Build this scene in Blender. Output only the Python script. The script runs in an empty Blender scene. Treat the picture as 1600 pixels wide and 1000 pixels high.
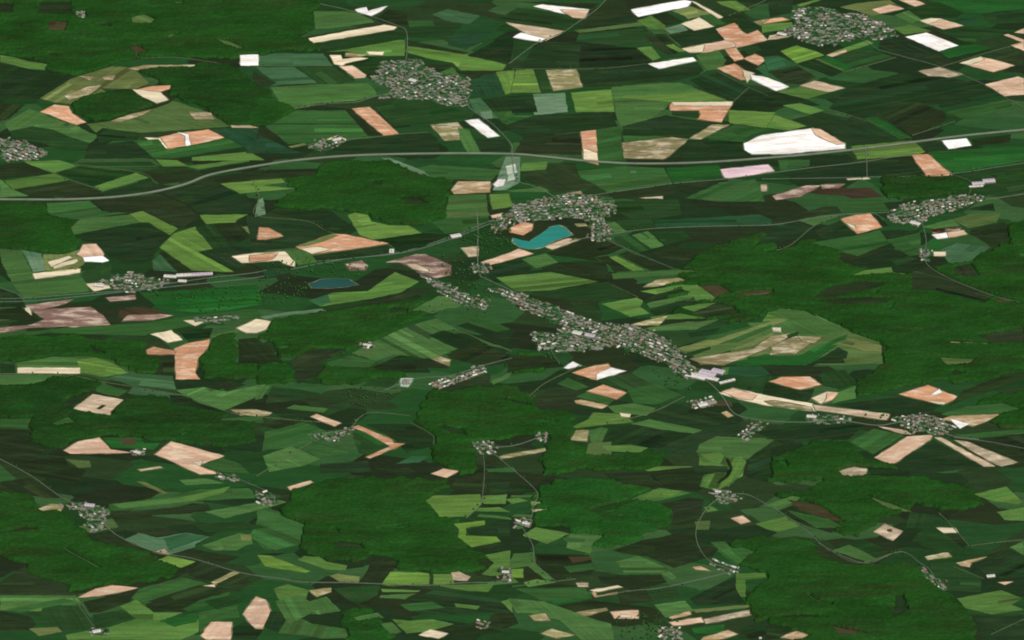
import bpy, math, random
import numpy as np

random.seed(11)
rng = np.random.default_rng(5)
S = bpy.context.scene
COL = S.collection

# ------------------------------------------------------------------ camera, world, sun, exposure
DIST, PITCH, HFOV = 27400.0, math.radians(30), math.radians(10)
cam_d = bpy.data.cameras.new('camera')
cam = bpy.data.objects.new('camera', cam_d)
COL.objects.link(cam)
CY, CZ = -DIST * math.cos(PITCH), DIST * math.sin(PITCH)
cam.location = (0, CY, CZ)
cam.rotation_euler = (math.pi / 2 - PITCH, 0, 0)
cam_d.sensor_width = 36
cam_d.angle = HFOV
cam_d.clip_start, cam_d.clip_end = 10, 120000
S.camera = cam

SUN_EL, SUN_AZ = math.radians(52), math.radians(150)      # azimuth clockwise from +Y: light comes from the right and behind the camera
world = bpy.data.worlds.new('World')
S.world = world
world.use_nodes = True
wn, wl = world.node_tree.nodes, world.node_tree.links
bg = wn['Background']
sky = wn.new('ShaderNodeTexSky')
sky.sky_type = 'NISHITA'
sky.sun_disc = False
sky.sun_elevation = SUN_EL
sky.sun_rotation = SUN_AZ
wl.new(sky.outputs[0], bg.inputs[0])
bg.inputs[1].default_value = 0.06
sun_d = bpy.data.lights.new('sun', 'SUN')
sun_d.energy = 4.2
sun_d.angle = math.radians(0.5)
sun_d.color = (1.0, 0.96, 0.9)
sun = bpy.data.objects.new('sun', sun_d)
COL.objects.link(sun)
sun.rotation_euler = (math.pi / 2 - SUN_EL, 0, math.pi - SUN_AZ)
S.view_settings.view_transform = 'Standard'
S.view_settings.look = 'None'
S.view_settings.exposure = 0
S.view_settings.gamma = 1
S.view_settings.use_curve_mapping = False
S.cycles.filter_width = 1.9

# ------------------------------------------------------------------ colours
PAL = dict(
    w=(250, 245, 238), cr=(218, 202, 168), pk=(204, 168, 138), p2=(180, 158, 130), p3=(150, 136, 110), sa=(195, 142, 106),
    tn=(132, 124, 86), o5=(168, 142, 102), o4=(130, 126, 82), pu=(128, 100, 90), lp=(226, 192, 198), bn=(70, 60, 42), br=(58, 36, 26),
    o1=(104, 114, 66), o2=(80, 104, 55), o3=(78, 98, 54),
    l1=(100, 134, 56), l2=(94, 126, 58), l3=(84, 118, 56), m1=(70, 104, 54), m2=(52, 88, 44), m3=(36, 84, 36),
    g1=(78, 110, 78), g2=(60, 92, 60), g3=(100, 126, 96), g4=(160, 182, 160), gy=(128, 138, 122), t1=(50, 92, 58), t2=(38, 70, 44),
    d1=(37, 62, 32), d2=(34, 52, 30), d3=(31, 44, 27), b1=(39, 50, 30), b2=(62, 48, 38),
    f1=(33, 71, 25), f2=(31, 64, 25), f3=(33, 77, 28),
)
SOIL = {'w', 'cr', 'pk', 'p2', 'p3', 'sa', 'tn', 'o5', 'o4', 'pu', 'lp', 'gy', 'br', 'g4'}
K = (1.08, 1.07, 1.06)


def lin(c):
    c = c / 255
    return c / 12.92 if c <= 0.04045 else ((c + 0.055) / 1.055) ** 2.4


def alb(rgb):
    return tuple(min(0.92, lin(c) / k) for c, k in zip(rgb, K)) + (1.0,)


# ------------------------------------------------------------------ picture point -> ground point
TH = math.tan(HFOV / 2)
FW = np.array((0, math.cos(PITCH), -math.sin(PITCH)))
UP = np.array((0, math.sin(PITCH), math.cos(PITCH)))


def ground_xy(px, py):
    u, v = (px - 800) / 800 * TH, (500 - py) / 800 * TH
    d = FW + v * UP
    t = CZ / -d[2]
    return (u * t, CY + d[1] * t)


# ------------------------------------------------------------------ materials
def new_mat(name, rough=0.95):
    m = bpy.data.materials.new(name)
    m.use_nodes = True
    n = m.node_tree.nodes
    b = n['Principled BSDF']
    b.inputs['Roughness'].default_value = rough
    b.inputs['Specular IOR Level'].default_value = 0.0
    return m, n, m.node_tree.links, b


def mth(n, l, op, a, b=None):
    x = n.new('ShaderNodeMath')
    x.operation = op
    for i, v in enumerate((a, b)):
        if v is None:
            continue
        if isinstance(v, (int, float)):
            x.inputs[i].default_value = v
        else:
            l.new(v, x.inputs[i])
    return x.outputs[0]


def noise(n, l, vec, sx, sy, detail=3, rough=0.55, sz=0.001):
    mp = n.new('ShaderNodeMapping')
    mp.inputs['Scale'].default_value = (sx, sy, sz)
    l.new(vec, mp.inputs['Vector'])
    t = n.new('ShaderNodeTexNoise')
    t.inputs['Scale'].default_value = 1
    t.inputs['Detail'].default_value = detail
    t.inputs['Roughness'].default_value = rough
    l.new(mp.outputs[0], t.inputs['Vector'])
    return t.outputs[0]


def mix(n, l, fac, a, b, blend='MIX'):
    x = n.new('ShaderNodeMix')
    x.data_type = 'RGBA'
    x.blend_type = blend
    for i, v in ((0, fac), (6, a), (7, b)):
        if isinstance(v, (int, float)):
            x.inputs[i].default_value = v
        elif isinstance(v, tuple):
            x.inputs[i].default_value = v
        else:
            l.new(v, x.inputs[i])
    return x.outputs[2]


def mrange(n, l, v, a, b, c, d):
    x = n.new('ShaderNodeMapRange')
    l.new(v, x.inputs[0])
    for i, q in enumerate((a, b, c, d)):
        x.inputs[i + 1].default_value = q
    return x.outputs[0]


def scaled(n, l, col, f):
    x = n.new('ShaderNodeVectorMath')
    x.operation = 'SCALE'
    l.new(col, x.inputs[0])
    l.new(f, x.inputs['Scale'])
    return x.outputs[0]


def field_material(name, soil):
    m, n, l, b = new_mat(name)
    pos = n.new('ShaderNodeNewGeometry').outputs['Position']
    info = n.new('ShaderNodeObjectInfo')
    uv = n.new('ShaderNodeUVMap').outputs[0]
    big = noise(n, l, pos, 0.0024, 0.012, 4, 0.6)
    mid = noise(n, l, pos, 0.008, 0.055, 3, 0.6)
    fine = noise(n, l, pos, 0.07, 0.12, 3, 0.7)
    rows = noise(n, l, uv, 0.0025, 0.05, 2, 0.6)        # drill rows run along the long side
    f = mth(n, l, 'MULTIPLY', mrange(n, l, big, 0.3, 0.7, 0.84, 1.16), mrange(n, l, mid, 0.3, 0.7, 0.86, 1.14))
    f = mth(n, l, 'MULTIPLY', f, mrange(n, l, fine, 0.3, 0.7, 0.86, 1.14))
    f = mth(n, l, 'MULTIPLY', f, mrange(n, l, rows, 0.3, 0.7, 0.87, 1.13))
    col = info.outputs['Color']
    if soil:
        p = noise(n, l, pos, 0.009, 0.028, 5, 0.65)
        col = mix(n, l, mrange(n, l, p, 0.48, 0.62, 0.0, 0.55), col, alb((226, 208, 180)))
        q = noise(n, l, uv, 0.003, 0.03, 3, 0.6)
        col = mix(n, l, mrange(n, l, q, 0.52, 0.72, 0.0, 0.35), col, alb((164, 122, 92)), 'MIX')
    else:
        p = noise(n, l, pos, 0.005, 0.02, 4, 0.6)
        col = mix(n, l, mrange(n, l, p, 0.52, 0.75, 0.0, 0.32), col, alb((70, 80, 48)))
        q = noise(n, l, pos, 0.004, 0.03, 4, 0.6, 0.02)
        col = mix(n, l, mrange(n, l, q, 0.52, 0.75, 0.0, 0.45), col, alb((30, 74, 32)))
    l.new(scaled(n, l, col, f), b.inputs['Base Color'])
    return m


def plain_material(name, rgb, rough=0.9, var=0.12, sc=0.05):
    m, n, l, b = new_mat(name, rough)
    pos = n.new('ShaderNodeNewGeometry').outputs['Position']
    f = mrange(n, l, noise(n, l, pos, sc, sc, 3), 0.3, 0.7, 1 - var, 1 + var)
    c = n.new('ShaderNodeRGB')
    c.outputs[0].default_value = alb(rgb)
    l.new(scaled(n, l, c.outputs[0], f), b.inputs['Base Color'])
    return m


M_SOIL = field_material('bare_soil', True)
M_CROP = field_material('green_crop', False)


def forest_material():
    m, n, l, b = new_mat('forest_canopy', 1.0)
    pos = n.new('ShaderNodeNewGeometry').outputs['Position']
    col = n.new('ShaderNodeObjectInfo').outputs['Color']
    stand = noise(n, l, pos, 0.0035, 0.007, 4, 0.62)
    streak = noise(n, l, pos, 0.006, 0.024, 5, 0.7)
    crown = noise(n, l, pos, 0.05, 0.09, 3, 0.7)
    col = mix(n, l, mrange(n, l, stand, 0.46, 0.68, 0, 0.7), col, alb((36, 56, 26)))
    col = mix(n, l, mrange(n, l, streak, 0.5, 0.75, 0, 0.7), col, alb((32, 77, 28)))
    col = mix(n, l, mrange(n, l, noise(n, l, pos, 0.003, 0.03, 4, 0.6, 0.03), 0.54, 0.74, 0, 0.75), col, alb((48, 52, 28)))
    f = mth(n, l, 'MULTIPLY', mrange(n, l, streak, 0.3, 0.7, 0.85, 1.15), mrange(n, l, crown, 0.3, 0.7, 0.76, 1.24))
    f = mth(n, l, 'MULTIPLY', f, mrange(n, l, noise(n, l, pos, 0.003, 0.006, 5, 0.6, 0.01), 0.3, 0.7, 0.78, 1.2))
    l.new(scaled(n, l, col, f), b.inputs['Base Color'])
    return m


M_FOREST = forest_material()


def ground_material():
    """Far farmland: long plots of dark crops, each its own tone."""
    m, n, l, b = new_mat('farmland')
    pos = n.new('ShaderNodeNewGeometry').outputs['Position']
    mp = n.new('ShaderNodeMapping')
    mp.inputs['Rotation'].default_value = (0, 0, math.radians(24))
    mp.inputs['Scale'].default_value = (0.0032, 0.0058, 0.001)
    l.new(pos, mp.inputs['Vector'])
    v = n.new('ShaderNodeTexVoronoi')
    v.voronoi_dimensions = '2D'
    v.distance = 'CHEBYCHEV'
    v.inputs['Scale'].default_value = 1
    v.inputs['Randomness'].default_value = 0.8
    l.new(mp.outputs[0], v.inputs['Vector'])
    r = n.new('ShaderNodeValToRGB')
    sep = n.new('ShaderNodeSeparateColor')
    l.new(v.outputs['Color'], sep.inputs[0])
    l.new(sep.outputs[0], r.inputs[0])
    cr = r.color_ramp
    cr.interpolation = 'CONSTANT'
    cols = [(34, 52, 30), (40, 50, 30), (38, 70, 36), (34, 62, 31), (48, 82, 44), (36, 46, 29), (36, 72, 35), (56, 86, 48), (42, 60, 34), (33, 50, 29)]
    cr.elements[0].color = alb(cols[0])
    cr.elements[1].position = 0.1
    cr.elements[1].color = alb(cols[1])
    for i in range(2, 10):
        e = cr.elements.new(i / 10)
        e.color = alb(cols[i])
    big = noise(n, l, pos, 0.004, 0.02, 4, 0.6)
    fine = noise(n, l, pos, 0.03, 0.08, 3, 0.6)
    f = mth(n, l, 'MULTIPLY', mrange(n, l, big, 0.3, 0.7, 0.82, 1.18), mrange(n, l, fine, 0.3, 0.7, 0.88, 1.12))
    l.new(scaled(n, l, r.outputs[0], f), b.inputs['Base Color'])
    return m


def garden_material():
    """Gardens, yards and drives: small plots of lawn, shrub, paving."""
    m, n, l, b = new_mat('gardens')
    pos = n.new('ShaderNodeNewGeometry').outputs['Position']
    mp = n.new('ShaderNodeMapping')
    mp.inputs['Scale'].default_value = (0.055, 0.075, 0.001)
    l.new(pos, mp.inputs['Vector'])
    v = n.new('ShaderNodeTexVoronoi')
    v.voronoi_dimensions = '2D'
    v.distance = 'CHEBYCHEV'
    v.inputs['Scale'].default_value = 1
    l.new(mp.outputs[0], v.inputs['Vector'])
    sep = n.new('ShaderNodeSeparateColor')
    l.new(v.outputs['Color'], sep.inputs[0])
    r = n.new('ShaderNodeValToRGB')
    l.new(sep.outputs[0], r.inputs[0])
    cr = r.color_ramp
    cr.interpolation = 'CONSTANT'
    cols = [(40, 70, 36), (58, 90, 52), (34, 60, 32), (84, 104, 74), (46, 84, 42), (122, 122, 108), (60, 84, 52), (104, 108, 92), (40, 70, 38), (134, 128, 120)]
    cr.elements[0].color = alb(cols[0])
    cr.elements[1].position = 0.1
    cr.elements[1].color = alb(cols[1])
    for i in range(2, 10):
        cr.elements.new(i / 10).color = alb(cols[i])
    f = mrange(n, l, noise(n, l, pos, 0.03, 0.06, 3), 0.3, 0.7, 0.85, 1.15)
    l.new(scaled(n, l, r.outputs[0], f), b.inputs['Base Color'])
    return m


def water_material(name, rgb):
    m, n, l, b = new_mat(name, 0.25)
    pos = n.new('ShaderNodeNewGeometry').outputs['Position']
    f = mrange(n, l, noise(n, l, pos, 0.006, 0.02, 3), 0.3, 0.7, 0.88, 1.12)
    c = n.new('ShaderNodeRGB')
    c.outputs[0].default_value = alb(rgb)
    l.new(scaled(n, l, c.outputs[0], f), b.inputs['Base Color'])
    b.inputs['Specular IOR Level'].default_value = 0.3
    return m


# ------------------------------------------------------------------ mesh helpers
def link(name, verts, faces, mat, parent=None, kind=None, label=None, cat=None, group=None, color=None, loc=(0, 0, 0)):
    me = bpy.data.meshes.new(name)
    me.from_pydata([tuple(v) for v in verts], [], faces)
    mats = mat if isinstance(mat, list) else [mat]
    for x in mats:
        me.materials.append(x)
    o = bpy.data.objects.new(name, me)
    o.location = loc
    COL.objects.link(o)
    o.parent = parent
    for k, v in (('kind', kind), ('label', label), ('category', cat), ('group', group)):
        if v:
            o[k] = v
    if color:
        o.color = color
    return o


# ownership raster over the ground: which sheet shows at each 6 m cell
CELL = 6.0
X0, X1, Y0, Y1 = -3100.0, 3100.0, -3300.0, 4000.0
NX, NY = int((X1 - X0) / CELL), int((Y1 - Y0) / CELL)
owner = np.full((NY, NX), -1, np.int32)
level = np.zeros((NY, NX), np.int32)


def cells_in(poly):
    p = np.asarray(poly, float)
    i0 = max(0, int((p[:, 0].min() - X0) / CELL) - 1); i1 = min(NX, int((p[:, 0].max() - X0) / CELL) + 2)
    j0 = max(0, int((p[:, 1].min() - Y0) / CELL) - 1); j1 = min(NY, int((p[:, 1].max() - Y0) / CELL) + 2)
    if i1 <= i0 or j1 <= j0:
        return None
    xs = X0 + (np.arange(i0, i1) + 0.5) * CELL
    ys = Y0 + (np.arange(j0, j1) + 0.5) * CELL
    gx, gy = np.meshgrid(xs, ys)
    ins = np.zeros(gx.shape, bool)
    for a in range(len(p)):
        (xa, ya), (xb, yb) = p[a], p[a - 1]
        if ya == yb:
            continue
        c = ((ya > gy) != (yb > gy)) & (gx < (xb - xa) * (gy - ya) / (yb - ya) + xa)
        ins ^= c
    return (slice(j0, j1), slice(i0, i1)), ins


def paint(poly, idx):
    r = cells_in(poly)
    if r is None:
        return 1
    sl, ins = r
    lv = 1 + (int(level[sl][ins].max()) if ins.sum() > 12 else int(level[sl].max()))
    owner[sl][ins] = idx
    level[sl][ins] = lv
    return lv


def uneven(poly, step=26, amp=2.6):
    """Field edges are never ruler straight: small in-and-out along each side."""
    out = []
    for a in range(len(poly)):
        p, q = np.array(poly[a]), np.array(poly[(a + 1) % len(poly)])
        d = q - p
        L = float(np.hypot(*d))
        if L < 1:
            continue
        nrm = np.array((-d[1], d[0])) / L
        k = max(1, int(L / step))
        out.append(tuple(p))
        for i in range(1, k):
            out.append(tuple(p + d * (i / k) + nrm * rng.uniform(-amp, amp)))
    return out


def slab(name, poly, z, mat, rows=None, **kw):
    """A crop or soil sheet with its own thickness down to the ground."""
    p = np.asarray(poly, float)
    c = p.mean(0)
    q = p - c
    slab.n = getattr(slab, 'n', 0) + 1
    z += 0.00012 * slab.n                                                   # no two sheets flush
    n = len(q)
    area = 0.5 * np.sum(q[:, 0] * np.roll(q[:, 1], -1) - np.roll(q[:, 0], -1) * q[:, 1])
    if area < 0:
        q = q[::-1]
    v = [(x, y, z) for x, y in q] + [(x, y, -0.3) for x, y in q]
    f = [tuple(range(n))] + [((i + 1) % n, i, n + i, n + (i + 1) % n) for i in range(n)]
    o = link(name, v, f, mat, loc=(c[0], c[1], 0), **kw)
    d = np.roll(q, -1, 0) - q
    # direction of the longest straight run, for the drill rows
    ang = np.arctan2(d[:, 1], d[:, 0]) * 2
    w = np.hypot(d[:, 0], d[:, 1])
    a = rows if rows is not None else 0.5 * math.atan2(np.sum(w * np.sin(ang)), np.sum(w * np.cos(ang)))
    ca, sa_ = math.cos(a), math.sin(a)
    uvl = o.data.uv_layers.new(name='UVMap')
    off = rng.uniform(0, 5000)
    for li, lp in enumerate(o.data.loops):
        x, y, _ = o.data.vertices[lp.vertex_index].co
        uvl.data[li].uv = (x * ca + y * sa_ + off, -x * sa_ + y * ca + off)
    return o


# ------------------------------------------------------------------ data: outlines read as picture points, laid out on the ground
def unseam(pts):
    """Plot ends shared along one straight survey line get their own slight offsets."""
    xs, ys = [p[0] for p in pts], [p[1] for p in pts]
    ku, kv = min(1, (max(xs) - min(xs)) / 120), min(1, (max(ys) - min(ys)) / 40)
    out = []
    for x, y in pts:
        u, v = x, y
        if x in (400.0, 800.0, 1200.0) and x in (min(xs), max(xs)):
            u += ku * (22 * math.sin(y * 0.11 + x) + 14 * math.sin(y * 0.47 + x))
        if y in (250.0, 500.0, 750.0) and y in (min(ys), max(ys)):
            v += kv * (5 * math.sin(x * 0.05 + y) + 3 * math.sin(x * 0.21))
        out.append((u, v))
    return out


def parse(txt):
    ox = oy = 0
    dv = 4.0
    for line in txt.strip().splitlines():
        if line.startswith('T '):
            q = line.split()
            ox, oy, dv = int(q[1]), int(q[2]), float(q[3]) if len(q) > 3 else 4.0
            continue
        line, _, lab = line.partition('|')
        t = line.split()
        pts = [tuple(float(q) for q in s.split(',')) for s in t[1:]]
        yield t[0], unseam([(ox + x / dv, oy + y / dv) for x, y in pts]), lab.strip()


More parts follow.
